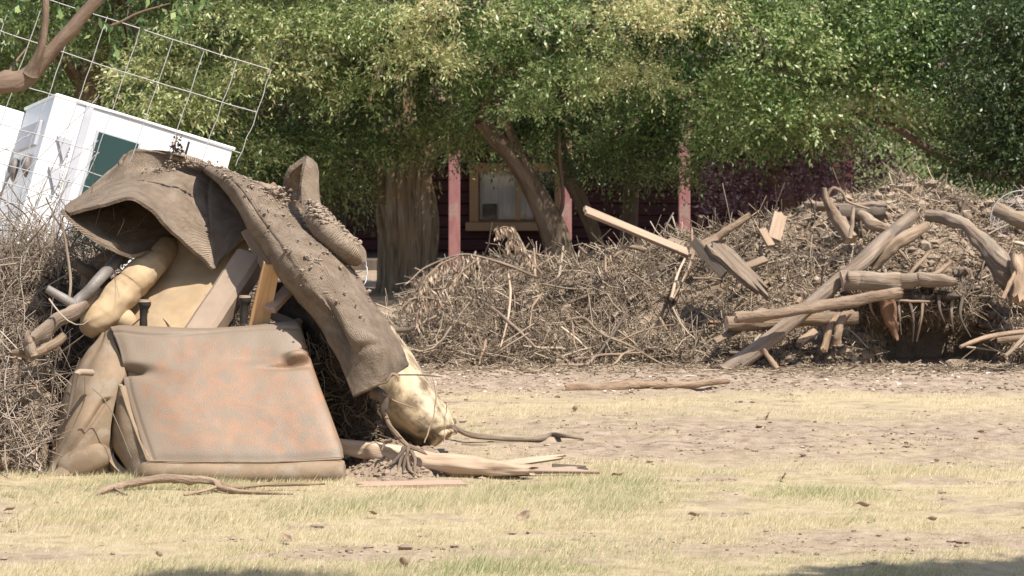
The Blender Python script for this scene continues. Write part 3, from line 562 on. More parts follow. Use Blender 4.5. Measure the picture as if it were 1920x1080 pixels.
obox('frame', (wx0-fw, 36.93, wz0), (fw, 0, 0), (0, .14, 0), (0, 0, wz1-wz0+fw), MT['trim'], W); obox('frame', (wx1, 36.93, wz0), (fw, 0, 0), (0, .14, 0), (0, 0, wz1-wz0+fw), MT['trim'], W)
obox('frame', (wx0, 36.93, wz1), (wx1-wx0, 0, 0), (0, .14, 0), (0, 0, fw), MT['trim'], W)
obox('sill', (wx0-fw-.05, 36.86, wz0-.11), (wx1-wx0+2*fw+.1, 0, 0), (0, .2, 0), (0, 0, .108), MT['trim'], W, bevel=.012)
xm = at(972, 0, 37)[0]; obox('mullion', (xm-.025, 36.98, wz0+.021), (.05, 0, 0), (0, .05, 0), (0, 0, wz1-wz0-.022), MT['trim'], W)
obox('glass_pane', (wx0, 37.02, wz0+.021), (wx1-wx0, 0, 0), (0, .004, 0), (0, 0, wz1-wz0-.022), MT['glass'], W, bevel=0)
ca, cb = wx0+.01, at(1000, 0, 37)[0]
nu = 60; uu = np.linspace(ca, cb, nu); zz = np.linspace(wz0+.03, wz1, 8); UU, ZZ = np.meshgrid(uu, zz)
VV = np.stack([UU, 37.075+.012*np.sin(UU*55)+.006*np.sin(UU*131), ZZ], -1); i = np.arange(nu*8).reshape(8, nu)
cu = mk('curtain', VV.reshape(-1, 3), np.stack([i[:-1, :-1], i[:-1, 1:], i[1:, 1:], i[1:, :-1]], -1).reshape(-1, 4), MT['cloth'], W); sm = cu.modifiers.new('solid', 'SOLIDIFY'); sm.thickness = .003
pf = obox('picture', (at(905, 0, 37)[0], 37.03, wz0+.022), (.178, 0, 0), (0, .014, 0), (0, 0, .2), MT['teal'], W, bevel=.003)
obox('room_back', (wx0-.1, 37.7, wz0-.1), (wx1-wx0+.2, 0, 0), (0, .02, 0), (0, 0, wz1-wz0+.2), MT['teal'], H, bevel=0)
obox('print', (at(905, 0, 37)[0]+.025, 37.026, wz0+.045), (.13, 0, 0), (0, .003, 0), (0, 0, .15), MT['dull_print'], W, bevel=0)
for z_ in (2.45,):
    obox('porch_beam', (x0-.3, 34.72, z_-.16), (x1-x0+.6, 0, 0), (0, .12, 0), (0, 0, .16), MT['pink'], H)
RF = obox('roof', (x0-.5, 34.35, 2.47), (x1-x0+1., 0, 0), (0, 4.2, 1.3), (0, 0, .05), MT['shingle'], H, bevel=.004)
p0 = None
for k, (pl, pr) in enumerate([(841, 861), (1050, 1074), (1272, 1291)]):
    xa = at(pl, 0, 34.8)[0]; wd = .135
    if p0 is None:
        p0 = bev(mk('porch_post', np.array([[a_, b_, c_] for a_ in (-wd/2, wd/2) for b_ in (-wd/2, wd/2) for c_ in (0, 2.28)])+[xa+wd/2, 34.8, 0], [[0, 1, 3, 2], [4, 6, 7, 5], [0, 4, 5, 1], [2, 3, 7, 6], [0, 2, 6, 4], [1, 5, 7, 3]], MT['pink'], H, smooth=False), .01, 2); px0 = xa
    else:
        c_ = p0.copy(); C.objects.link(c_); c_.location = (xa-px0, 0, 0)

# ------------------------------------------------------------------ twig masses
def twigs(P, Nn, L, R, tint, K=5, sides=3, curl=.35, lift=.5, flatten=.3, seed=0, dirb=None):
    r = np.random.default_rng(seed); n = len(P)
    d = r.normal(size=(n, 3)); d = d-Nn*(d*Nn).sum(-1, keepdims=True)*(1-flatten)
    if dirb is not None: d = d+dirb
    d = nrm(nrm(d)+Nn*r.normal(0, lift, (n, 1))*.6)
    c1 = r.normal(size=(n, 3))*curl; c2 = r.normal(size=(n, 3))*curl*.6; t = np.linspace(-.5, .5, K)[None, :, None]
    Pt = P[:, None]+(d[:, None]*t+c1[:, None]*t*t+c2[:, None]*t**3*2)*L[:, None, None]
    Rr = R[:, None]*np.linspace(1, .45, K)[None]
    V, Fq = tubes(Pt, Rr, sides); return V, Fq, np.repeat(tint, K*sides)
CX = [500, 700, 760, 800, 900, 1000, 1100, 1180, 1300, 1400, 1500, 1600, 1700, 1760, 1850, 1920, 2300]
CYp = [690, 660, 605, 568, 530, 512, 492, 480, 462, 425, 392, 372, 358, 362, 385, 405, 430]
def pileh(x, y):
    n = fb2(x, y, .9, 3, 40); px = 960+x/22.4*F
    cz = CAMZ-(np.interp(px+n*20, CX, CYp)-HOR)/F*22.6; cz = np.maximum(cz, .02)
    b0 = 20.42+.12*fb2(x, y*0, 1.3, 3, 60)
    cav = np.exp(-((px-1700)/105)**4); b0 = b0+cav*.85
    yc = np.interp(px, [760, 1200, 1500], [22.2, 22.4, 22.7])
    f = np.clip((y-b0)/(yc-b0), 0, 1); g_ = np.clip((25.5-y)/(25.5-yc), 0, 1)
    prof = np.where(y < yc, f**(.68-.3*cav), g_**.8)
    rough = fb2(x, y, 2.2, 4, 41)*.12+fb2(x, y, 8, 3, 43)*.055
    h = cz*prof*(1+.0*n)+rough*np.clip(f*6, 0, 1)*np.clip(g_*4, 0, 1)*np.clip(cz*3, 0, 1)
    return np.where((f > 0) & (g_ > 0), np.maximum(h, -.03), -.06)
def mound(name, xr, yr, step, hf, m, parent):
    xs_ = np.arange(*xr, step); ys_ = np.arange(*yr, step); XX, YY = np.meshgrid(xs_, ys_); ZZ = hf(XX, YY)
    i = np.arange(XX.size).reshape(XX.shape)
    return mk(name, np.stack([XX, YY, ZZ], -1).reshape(-1, 3), np.stack([i[:-1, :-1], i[:-1, 1:], i[1:, 1:], i[1:, :-1]], -1).reshape(-1, 4), m, parent)
def surf(hf, n, xr, yr, seed, minz=.03, bias=1.6):
    r = np.random.default_rng(seed); x = r.uniform(*xr, n); y = yr[0]+(yr[1]-yr[0])*r.random(n)**bias; e = .03
    z = hf(x, y); nx = -(hf(x+e, y)-z)/e; ny = -(hf(x, y+e)-z)/e; N_ = nrm(np.stack([nx, ny, np.ones(n)], -1)); k = z > minz
    return np.stack([x, y, z], -1)[k], N_[k]
BP = thing('brush_pile', 'long low pile of mud-caked twigs and roots across the middle', 'debris pile', (1.6, 21.6, 0))
mound('mud_core', (-1.3, 6.2), (20.1, 25.6), .04, pileh, MT['mud'], BP)['kind'] = 'structure'
def mass(parent, specs, hf, xr, yr, m, seed, name='twig_mass', bias=1.6):
    Vs = []; Fs = []; Ts = []; off = 0
    for q, (n, l0, l1, r0, r1, tm, ts, out, K, curl, lift) in enumerate(specs):
        P, N_ = surf(hf, n, xr, yr, seed+q, bias=bias); r = np.random.default_rng(seed+50+q); n = len(P)
        P = P+N_*(r.exponential(out, n)-.01)[:, None]; P[:, 2] = np.maximum(P[:, 2], .012)
        keep = r.random(n) < (.9+.6*fbm(P, 2.1, 3, seed))*(1-.45*np.clip((P[:, 0]-1.5)/.6, 0, 1)*(name == 'twig_mass')*(hf is pileh)); P, N_ = P[keep], N_[keep]; n = len(P)
        V, Fq, t = twigs(P, N_, r.uniform(l0, l1, n), r.uniform(r0, r1, n), np.clip(r.normal(tm, ts, n)+.15*fbm(P, 3, 2, 3), 0, 1), K=K, curl=curl, lift=lift, seed=seed+q, dirb=np.array([.15, -.05, -.1]))
        V[:, 2] = np.maximum(V[:, 2], .006)
        Vs.append(V); Fs.append(Fq+off); Ts.append(t); off += len(V)
    o = mk(name, np.concatenate(Vs), np.concatenate(Fs), m, parent, tint=np.concatenate(Ts)); o['kind'] = 'stuff'; return o
mass(BP, [(58000, .05, .16, .0018, .0042, .36, .24, .016, 3, .7, .5), (17000, .12, .36, .0022, .005, .5, .24, .024, 5, .6, .35), (1100, .25, .6, .004, .010, .55, .2, .02, 7, .5, .25), (420, .2, .5, .010, .020, .45, .15, .01, 6, .2, .2)], pileh, (-.95, 4.3), (20.35, 23.4), MT['twig'], 100)
P, N_ = surf(pileh, 17000, (-.9, 4.3), (20.35, 23.4), 140); rt = np.clip((P[:, 0]-1.5)/.6, 0, 1); sz = np.minimum(rng.exponential(.006+.010*rt)+.004, .03+.04*rt)
clods('mud_lumps', P+N_*.004, sz, MT['chip'], np.clip(rng.normal(.34, .14, len(P)), 0, 1), BP, flat=.8)
# loose litter at its foot
n = 2600; x = rng.uniform(-.9, 4.2, n); y = 20.5-np.abs(rng.normal(0, .35, n))
V, Fq, t = twigs(np.stack([x, y, gh(x, y)+.008], -1), np.tile([0, 0, 1.], (n, 1)), rng.uniform(.03, .22, n), rng.uniform(.002, .006, n), np.clip(rng.normal(.45, .2, n), 0, 1), K=4, lift=.08, flatten=0, seed=4)
V[:, 2] = np.maximum(V[:, 2], .004)
mk('loose_twigs', V, Fq, MT['twig'], BP, tint=t)['kind'] = 'stuff'

def leftpile(x, y):
    px = 960+x/15.3*F
    cz = CAMZ-(np.interp(px, [-500, -100, 0, 60, 130, 200, 260, 330, 400, 500, 560, 640, 700, 760], [485, 470, 490, 475, 455, 475, 450, 420, 400, 500, 590, 690, 790, 870])-HOR)/F*15.3
    cz = np.maximum(cz, 0)
    px2 = pxof(x, y); f = np.clip((y-14.0-1.1*np.clip((px-200)/100, 0, 1)-.55*np.clip((px2-70)/50, 0, 1)*(px2 < 300))/1.1, 0, 1); g_ = np.clip((17-y)/1.5, 0, 1)
    return cz*f**.6*g_**.5+(fb2(x, y, 2.4, 4, 71)*.09+fb2(x, y, 9, 3, 73)*.035)*np.clip(f*5, 0, 1)*g_-.03
LP = thing('brush_pile', 'dense heap of fine pale twigs at the left edge beside the overturned armchair', 'debris pile', (-2.2, 15, 0))
mound('mud_core', (-4.2, -.55), (13.7, 17.1), .035, leftpile, MT['mud'], LP)['kind'] = 'structure'
mass(LP, [(15000, .05, .2, .0014, .0032, .5, .2, .03, 5, .5, .7), (5000, .2, .6, .0018, .004, .65, .2, .07, 7, .6, .8), (900, .3, .8, .003, .006, .6, .18, .1, 7, .35, .6)], leftpile, (-3.6, -1.5), (13.95, 15.9), MT['twigl'], 300)
mass(LP, [(5200, .08, .3, .0018, .005, .3, .15, .03, 5, .5, .7)], leftpile, (-1.5, -.75), (14.9, 16.0), MT['twig'], 340, 'root_mass')
P, N_ = surf(leftpile, 5000, (-3.6, -.6), (14, 16), 141); sz = np.minimum(rng.exponential(.010, len(P))+.005, .05)
clods('mud_lumps', P+N_*.004, sz, MT['chip'], np.clip(rng.normal(.25, .14, len(P)), 0, 1), LP, flat=.8)
# fine twigs standing up against the white box
n = 300; px_ = rng.uniform(-60, 230, n); P0 = np.array([at(a_, b_, 14.9+rng.uniform(-.3, .4)) for a_, b_ in zip(px_, 470+rng.uniform(-30, 60, n))])
dd = nrm(rng.normal(size=(n, 3))*[.8, .4, .3]+[.15, 0, .9]); LL = rng.uniform(.1, .34, n); tt = np.linspace(0, 1, 7)[None, :, None]
Pt = P0[:, None]+dd[:, None]*tt*LL[:, None, None]+rng.normal(size=(n, 1, 3))*tt**2*LL[:, None, None]*.35
V, Fq = tubes(Pt, rng.uniform(.0012, .0028, n)[:, None]*np.linspace(1, .5, 7)[None], 3)
mk('standing_twigs', V, Fq, MT['twigl'], LP, tint=np.repeat(np.clip(rng.normal(.6, .2, n), 0, 1), 21))['kind'] = 'stuff'

# ------------------------------------------------------------------ white box body behind the wire panel
Cc = at(107, 180, 17.0)
u = nrm([.9, .30, -.285]); l0 = np.array([-.31, .88, -.07]); l = nrm(l0-u*np.dot(l0, u)); dn = nrm(np.cross(u, l)); dn = dn if dn[2] < 0 else -dn
def cp(s, t, w): return Cc+u*s+dn*t+l*w
CB = thing('camper_body', 'bright white box-shaped camper body tipped over behind the wire panel', 'camper', cp(.6, 1.5, .6)*[1, 1, 0])
obox('box', cp(0, 0, 0), u*1.07, dn*1.75, l*.95, MT['white'], CB, bevel=.012)
obox('rear_box', cp(-1.3, .02, .95), u*2.3, dn*1.8, l*.9, MT['white'], CB, bevel=.012)
ww = obox('window', cp(.27, .115, -.012), u*.27, dn*.78, l*.022, MT['grey'], CB, bevel=.006)
obox('glass', cp(.285, .13, -.018), u*.24, dn*.74, l*.012, MT['greenglass'], ww, bevel=0)
obox('corner_post', cp(-.012, -.01, -.012), u*.13, dn*1.75, l*.03, MT['white'], CB, bevel=.008)
obox('trim_strip', cp(.175, .0, -.022), u*.045, dn*1.7, l*.03, MT['grey'], CB, bevel=.006)
obox('roof_lip', cp(-.01, -.015, -.012), u*1.09, dn*.018, l*1.0, MT['white'], CB, bevel=.006)
obox('seam', cp(.80, .03, -.008), u*.012, dn*1.6, l*.012, MT['black'], CB, bevel=0)
obox('vent', cp(-.02, .13, .22), u*.025, dn*.15, l*.66, MT['grey'], CB, bevel=.006)
obox('vent', cp(-.02, 1.02, .1), u*.025, dn*.13, l*.6, MT['grey'], CB, bevel=.006)
for k, w_ in enumerate((.28, .68)):
    c0_ = cp(-.006, .40, w_); D = blob('lamp', c0_, (.035, .07, .075), MT['steel'], CB, noise=.05, nu=16, nv=10); 
    blob('lamp_lens', c0_-u*.02, (.022, .04, .045), MT['black'], D, noise=.1, nu=12, nv=8)
for k, t_ in enumerate((.22, .40)):
    A_ = [cp(.06, t_, -.014), cp(.15, t_+.0, -.014), cp(.13, t_+.13, -.014)]; B_ = [p_-l*.02 for p_ in A_]
    mk('corner_bracket', np.array(A_+B_), [[0, 1, 2], [3, 5, 4], [0, 3, 4, 1], [1, 4, 5, 2], [2, 5, 3, 0]], MT['grey'], CB, smooth=False)
for t_ in (.55, 1.1): obox('panel_seam', cp(.56, t_, -.005), u*.5, dn*.006, l*.006, MT['grey'], CB, bevel=0)
rv = blob('rivet', cp(.15, .2, -.016), (.006, .006, .006), MT['grey'], CB, noise=0, nu=8, nv=6)
for k in range(1, 18):
    c_ = rv.copy(); C.objects.link(c_); c_.location = tuple(dn*.045*k)
obox('blue_trim', cp(-1.12, .04, .92), u*.03, dn*.22, l*.03, MT['bluet'], CB, bevel=.004)

# ------------------------------------------------------------------ wire panel
WP = thing('wire_fence', 'tilted galvanised wire fence panel leaning over the heap at top left', 'wire fence', at(200, 600, 15.5)*[1, 1, 0])
Yw = lambda px: 15.1+(px-250)*.0006
def wire(pts, r=.0028, mt='wire', parent=None, name='wire', n=14, Y=None, wob=.004):
    A_ = ats([(p[0], p[1], (Y or Yw(p[0]))) for p in pts]); P = catmull(A_, n)
    P = P+np.random.default_rng(int(abs(pts[0][0]*7+pts[0][1])) % 9999).normal(0, wob, P.shape)*.5
    return tube(name, P, [r, r], MT[mt], parent or WP, seg=6, n=n*2)
rows_ = [[(-60, -52), (95, 0), (300, 66), (505, 131)], [(-80, 30), (0, 57), (120, 98), (300, 156), (481, 211)], [(-80, 118), (0, 146), (110, 182), (280, 232), (452, 288)], [(-80, 208), (0, 232), (100, 262), (180, 285)], [(-80, 250), (0, 277), (100, 306), (222, 338)], [(-80, 280), (0, 306), (110, 337), (218, 330+34)], [(-80, 316), (0, 340), (90, 366), (160, 384)], [(-80, 350), (0, 374), (60, 392)], [(-80, 385), (40, 418), (80, 430)]]
for rr_ in rows_: wire(rr_)
for (xt, yt) in [(508, 132), (445, 112), (384, 93), (324, 74), (263, 54), (202, 30), (145, 22), (75, 20), (16, 18), (-45, 0)]:
    L_ = 400 if xt < 400 else (190 if xt > 500 else 290)
    wire([(xt, yt), (xt-.35*L_*.5+3, yt+L_*.48), (xt-.35*L_, yt+L_*.94)], r=.0025)
for (a_, b_) in [((-40, 410), (185, 180)), ((-40, 300), (60, 250)), ((-30, 410), (185, 262)), ((60, 420), (186, 285))]:
    wire([a_, ((a_[0]+b_[0])/2-4, (a_[1]+b_[1])/2+6), b_], r=.0026)
t = thing('dead_leaf_clump', 'small dark clump of dead leaves caught on the wire in front of the white body', 'leaf clump', at(330, 290, 15.1))
tube('stem', ats([(332, 252, 15.1), (329, 270, 15.08), (331, 292, 15.1)], ), [.004, .003, .002], MT['bark2'], t, seg=6)
P = at(330, 278, 15.1)+rng.normal(size=(26, 3))*[.012, .012, .022]
V, Fq, tt = sprigs(P, rng.normal(size=(26, 3)), .03, 3, .03, .014, .5, .2, .15, .9, 9); mk('leaves', V, Fq, MT['twig'], t, tint=tt*.5)['kind'] = 'stuff'

# ------------------------------------------------------------------ near branch at top left and the shade tree overhead
B = thing('tree', 'foreground tree at the top left corner, only its forked reddish branch showing', 'tree', (-3.4, 12.2, 0))
tube('trunk', [(-3.4, 12.2, 0), (-3.3, 12.2, .9), (-3.1, 12.2, 1.4), at(-150, 210, 12.2), at(-60, 172, 12.2)], [.2, .15, .11, .07, .045], MT['bark3'], B, seg=16, rough=.12)
tube('limb', ats([(-60, 172, 12.2), (0, 160, 12.2), (45, 148, 12.2), (75, 120, 12.2), (120, 70, 12.2), (175, 5, 12.2), (230, -60, 12.2), (330, -150, 12.2)]), [.045, .043, .042, .034, .03, .026, .02, .012], MT['bark3'], B, seg=14, n=40, rough=.16, knots=5, seed=4)
tube('limb', ats([(58, 140, 12.18), (76, 95, 12.15), (84, 50, 12.15), (86, 0, 12.15), (80, -80, 12.2)]), [.032, .017, .015, .015, .01], MT['bark3'], B, seg=12, n=30, rough=.15, seed=9)
tube('twig', ats([(10, 150, 12.3), (28, 118, 12.35), (50, 90, 12.4)]), [.008, .006, .003], MT['bark3'], B, seg=6)
tube('twig', ats([(150, 34, 12.3), (205, 48, 12.3), (260, 24, 12.3), (320, 6, 12.3)]), [.009, .007, .005, .003], MT['bark3'], B, seg=6)
pp = ats([(x_, y_, 12.3+rng.uniform(-.1, .2)) for x_, y_ in [(300, -10), (330, 0), (345, 5), (365, -8), (270, 22), (235, 30), (215, 42), (180, 22), (210, -15), (250, -25), (30, -10), (110, -10), (150, -20), (60, -20), (320, -30), (290, 12), (-20, 40), (-25, 80), (10, 10)]])
V, Fq, tt = sprigs(pp, rng.normal(size=pp.shape)*.6+[.3, 0, -.3], .13, 9, .05, .022, .5, .35, .15, .9, 17); mk('crown', V, Fq, MT['leaf_b'], B, tint=tt)
ST = thing('shade_tree', 'tree overhead beside the camera, seen only by its shadow on the nearest grass', 'tree', (3.4, 5.0, 0))
tube('trunk', [(3.4, 5, 0), (3.3, 5.1, 1.5), (3.0, 5.4, 3.0), (2.7, 6, 4.2)], [.26, .2, .17, .12], MT['bark2'], ST, seg=20, rough=.1)
off = SUN*(4.6/SUN.z)
def over(px, py, ex, ey, dz=0): c_ = at(px, py, Yof(py))*[1, 1, 0]; o_ = SUN*((4.6+dz)/SUN.z); return (c_+np.array(o_), ex, ey, .3, 0.)
cl = [over(440, 1104, .34, .20), over(340, 1120, .28, .2), over(1790, 1100, .45, .28), over(1950, 1090, .4, .3, .3), over(1650, 1125, .4, .25), over(700, 1200, .6, .4), over(1100, 1210, .7, .4), over(1450, 1190, .6, .4), over(1800, 1250, .7, .5, .4)]
for c_ in cl: tube('limb', [(2.7, 6, 4.2), (np.array([2.7, 6, 4.2])+c_[0])/2+[0, 0, .2], c_[0]], [.08, .05, .02], MT['bark2'], ST, seg=8)
crown('crown', cl, MT['leaf_b'], ST, per=1.4, L=.25, ll=.07, lw=.04, seed=90, gap=0.)

# ------------------------------------------------------------------ the overturned armchair in front
AC = thing('armchair', 'overturned armchair with dusty pinkish-brown hide upholstery, nearest of the heap', 'armchair', (-1.35, 13.9, 0))
def face_disp(U, W, G):
    U = U/.8; W = (W-.2)/.8; inside = (U < 1.02)*(W > -.02)
    d = .012*np.sin(np.pi*np.clip(U, 0, 1))*np.sin(np.pi*np.clip(W, 0, 1))+.004*fbm(G, 5, 3, 1)
    d -= .10*np.exp(-((U-.02)/.11)**2-((W-.375)/.032)**2)+.012*np.exp(-((U-.2)/.10)**2-((W-.42)/.05)**2)
    d += .045*np.exp(-((U-.94)/.060)**4-((W-.315)/.036)**4)-.020*np.exp(-((U-.88)/.10)**2-((W-.385)/.022)**2)
    d -= .012*np.exp(-((U-.72)/.13)**2-((W-.30)/.06)**2)+.007*np.exp(-((W-.06-.03*np.sin(U*7))/.012)**2)
    d -= .006*np.exp(-((U-.035)/.006)**2)*(W > .42)
    return d*inside
sheet('back_panel', [[(210, 618, 14.40), (290, 618, 14.36), (380, 620, 14.36), (470, 615, 14.36), (552, 608, 14.38), (556, 612, 14.44)],
                     [(207, 611, 14.25), (290, 615, 14.2), (380, 618, 14.2), (470, 613, 14.2), (555, 604, 14.23), (559, 610, 14.36)],
                     [(226, 664, 14.12), (300, 666, 14.10), (390, 666, 14.10), (480, 661, 14.1), (570, 656, 14.12), (574, 660, 14.26)],
                     [(232, 722, 14.02), (310, 722, 13.99), (400, 722, 13.99), (495, 720, 13.99), (588, 712, 14.01), (592, 716, 14.15)],
                     [(254, 795, 13.89), (330, 795, 13.86), (425, 795, 13.86), (520, 793, 13.86), (614, 783, 13.88), (618, 786, 14.02)],
                     [(276, 863, 13.76), (360, 864, 13.74), (450, 864, 13.73), (550, 863, 13.74), (641, 857, 13.76), (645, 858, 13.9)]],
      MT['hide'], AC, res=(130, 130), th=.02, edge=.010, disp=face_disp, tintf=lambda U, W: .45*np.exp(-(U/.10)**2)+.5*np.exp(-((W-.2)/.10)**2)+.3*np.exp(-((W-1)/.05)**2)+.4*np.exp(-((U-.7)/.12)**2-((W-.33)/.10)**2)+.45*np.exp(-((U-.08)/.12)**2-((W-.38)/.12)**2))
# body volume behind the panel
def hull(name, front, back, m, parent, bevel=.02):
    V = np.concatenate([ats(front), ats(back)]); n = len(front)
    f = [list(range(n)), list(range(2*n-1, n-1, -1))]+[[i, i+n, (i+1) % n+n, (i+1) % n] for i in range(n)]
    o = mk(name, V, f, m, parent, smooth=False); return bev(o, bevel, 3) if bevel else o
hull('frame', [(222, 622, 14.30), (236, 700, 14.12), (285, 866, 13.84), (634, 862, 13.84), (585, 722, 14.08), (549, 612, 14.30)],
     [(222, 630, 14.85), (236, 690, 14.85), (280, 800, 14.85), (634, 800, 14.85), (585, 700, 14.85), (549, 620, 14.85)], MT['hide_side'], AC)
# top edge lip and right edge welt
tube('welt', ats([(277, 864, 13.735), (360, 866, 13.72), (450, 866, 13.715), (550, 865, 13.72), (641, 860, 13.735)]), [.0045]*5, MT['hide_side'], AC, seg=8, n=60, rough=.1)
tube('welt', ats([(226, 727, 13.99), (240, 770, 13.92), (258, 818, 13.84), (276, 863, 13.75)]), [.0045]*4, MT['hide_side'], AC, seg=8, n=30)
# lower left side strip, from the notch to the ground
sheet('side_panel', [[(214, 722, 14.14), (219, 720, 14.05), (227, 724, 14.0)], [(207, 770, 14.1), (222, 772, 13.97), (243, 775, 13.91)], [(206, 820, 14.05), (230, 826, 13.9), (260, 822, 13.84)], [(222, 856, 13.98), (244, 875, 13.84), (278, 862, 13.76)], [(247, 897, 13.9), (252, 899, 13.82), (262, 893, 13.77)]],
      MT['hide_side'], AC, res=(50, 30), th=.02, noise=.004)
sheet('side_panel', [[(206, 820, 14.04), (200, 818, 14.1)], [(199, 850, 13.98), (190, 845, 14.06)], [(218, 880, 13.92), (206, 885, 14.0)], [(247, 899, 13.84), (225, 905, 13.98)]][::1], MT['hide_side'], AC, res=(24, 10), th=.03, noise=.003)
# bottom roll
def rollsec(px, top, bot, Y, dy):   # profile rows
    return [(px, top, Y), (px, top+.18*(bot-top), Y-.045-dy), (px, top+.5*(bot-top), Y-.062-dy), (px, top+.8*(bot-top), Y-.045-dy), (px, bot, Y+.0), (px, bot-6, Y+.09)]
cols_ = [rollsec(254, 880, 905, 13.80, -.02), rollsec(278, 864, 910, 13.76, 0), rollsec(360, 867, 912, 13.74, .004), rollsec(450, 867, 914, 13.73, .006), rollsec(550, 866, 914, 13.73, .004), rollsec(636, 862, 912, 13.75, 0), rollsec(648, 872, 905, 13.80, -.03)]
sheet('base_roll', [[cols_[c_][r_] for c_ in range(7)] for r_ in range(6)], MT['hide_side'], AC, res=(50, 130), th=.02, noise=.004, ns=7)
# left arm: loose folded upholstery
def arm_disp(U, W, G):
    ln = lambda u0, v0, u1, v1: np.abs((U-u0)*(v1-v0)-(W-v0)*(u1-u0))/math.hypot(u1-u0, v1-v0)
    d = .02*np.sin(np.pi*np.clip(U*1.1, 0, 1))
    d -= .026*np.exp(-(ln(.86, .50, .50, .92)/.028)**2)*(W > .45)
    d += .008*np.exp(-(ln(.70, .40, .3, .86)/.08)**2)-.007*np.exp(-(ln(.62, .1, .45, .6)/.05)**2)
    return d+.006*fbm(G, 6, 3, 9)
sheet('arm', [[(215, 640, 14.75), (196, 634, 14.5), (200, 624, 14.36), (206, 616, 14.28)],
              [(185, 690, 14.85), (155, 682, 14.42), (190, 668, 14.2), (234, 692, 14.10)],
              [(160, 745, 14.85), (129, 735, 14.36), (165, 735, 14.06), (221, 728, 14.03)],
              [(150, 800, 14.8), (114, 800, 14.26), (150, 798, 13.97), (209, 790, 13.99)],
              [(145, 850, 14.7), (102, 860, 14.16), (135, 852, 13.93), (206, 828, 13.97)],
              [(140, 900, 14.5), (92, 900, 14.0), (125, 893, 13.90), (200, 870, 13.99)]], MT['hide_side'], AC, res=(130, 100), th=.03, disp=arm_disp)
blob('seat_cushion', at(160, 866, 14.02), (.135, .14, .08), MT['hide_side'], AC, noise=.05, ns=5, rot=.45, seed=3, sq=.75, nu=44, nv=28)
hull('frame', [(212, 660, 14.62), (165, 740, 14.55), (140, 850, 14.4), (205, 880, 14.3), (222, 740, 14.3)], [(212, 640, 14.9), (170, 740, 14.9), (150, 850, 14.9), (215, 860, 14.9), (232, 740, 14.9)], MT['hide_side'], AC)
lv = tube('recliner_lever', ats([(172, 699, 13.98), (150, 698, 13.90), (141, 704, 13.86)]), [.017, .016, .013], MT['taupe'], AC, seg=12, rough=.05)
tube('lever_grip', ats([(143, 700, 13.865), (137, 730, 13.85), (130, 765, 13.82), (125, 786, 13.80)]), [.013, .011, .008, .004], MT['darkboard'], lv, seg=10)
for (px, py, Y) in ((269, 612, 14.36), (457, 604, 14.29)):
    f_ = tube('foot', ats([(px, py+4, Y), (px, py-18, Y), (px+1, py-32, Y), (px+2, py-40, Y), (px+2, py-46, Y)]), [.020, .018, .022, .031, .032], MT['black'], AC, seg=20, n=26)
    tube('foot_cap', ats([(px+2, py-45, Y), (px+2, py-50, Y)]), [.031, .027], MT['taupe'], f_, seg=20, n=6)
# ------------------------------------------------------------------ tan armchair wedged behind it
TC = thing('armchair', 'tan vinyl armchair wedged upside down under the muddy carpet', 'armchair', (-1.5, 14.9, 0))
sheet('seat_panel', [[(320, 420, 14.95), (375, 415, 14.9), (425, 420, 14.85), (470, 446, 14.8)], [(285, 490, 14.82), (350, 490, 14.74), (410, 490, 14.68), (455, 500, 14.66)], [(235, 555, 14.72), (300, 560, 14.60), (365, 565, 14.52), (400, 565, 14.50)], [(195, 620, 14.62), (260, 630, 14.5), (310, 635, 14.44), (352, 635, 14.41)], [(170, 680, 14.55), (250, 690, 14.44), (300, 695, 14.38), (330, 690, 14.36)]], MT['tan'], TC, res=(80, 80), th=.03, noise=.008, ns=4, bumps=[(.35, .3, .12, .5, .012), (.12, .75, .12, .12, .02)])
tube('seam', ats([(385, 551, 14.50), (400, 572, 14.48)]), [.003, .003], MT['pale'], TC, seg=6); tube('seam', ats([(306, 596, 14.50), (330, 622, 14.42)]), [.003, .003], MT['pale'], TC, seg=6)
plank('side_rail', at(474, 482, 14.60), at(364, 647, 14.28), .145, .13, MT['taupe'], TC, face=(-.1, -.75, .6), bevel=.02, seed=3)
hull('frame', [(330, 450, 15.05), (250, 600, 14.9), (350, 640, 14.62), (470, 470, 14.95)], [(330, 450, 15.5), (250, 600, 15.5), (350, 640, 15.5), (500, 470, 15.5)], MT['tan'], TC)
A_ = at(335, 448, 14.70); 
tube('arm_roll', ats([(322, 458, 14.95), (300, 478, 14.78), (280, 500, 14.66), (252, 527, 14.57), (244, 536, 14.55), (225, 556, 14.52), (195, 588, 14.47), (178, 606, 14.46), (168, 622, 14.48)]), [.07, .076, .08, .082, .075, .083, .086, .078, .05], MT['tan'], TC, seg=44, n=110, rough=.08, rs=13, ridges=.06, seed=6)
blob('seat_corner', at(232, 600, 14.50), (.07, .06, .055), MT['tan'], TC, noise=.06, rot=-.7, seed=4)

# ------------------------------------------------------------------ wood wedged in the heap
plank('splintered_board', at(511, 489, 14.24), at(478, 640, 14.34), .082, .022, MT['orange'], None, face=(.25, -1, .1), jag0=.03, jag1=0, seed=2, taper=1.25).name = 'splintered_board'
tag(bpy.data.objects['splintered_board'], 'bright orange splintered pine board sticking up behind the armchair', 'board')
def board(label, *a, name='board', cat='board', group=None, **k):
    o = plank(name, *a, **k); return tag(o, label, cat, group)
board('small splintered offcut leaning against the orange board', at(466, 560, 14.36), at(452, 622, 14.4), .03, .014, MT['orange'], face=(.1, -1, 0), jag0=.03, seed=8)
board('tan board end just below the corner of the carpet flap', at(462, 432, 14.62), at(500, 500, 14.5), .055, .03, MT['board'], face=(-.1, -.9, .4), seed=5)
board('dusty reddish board wedged under the long carpet strip', at(570, 512, 14.5), at(505, 582, 14.25), .065, .03, MT['pinkboard'], face=(-.3, -.7, .6), seed=6)
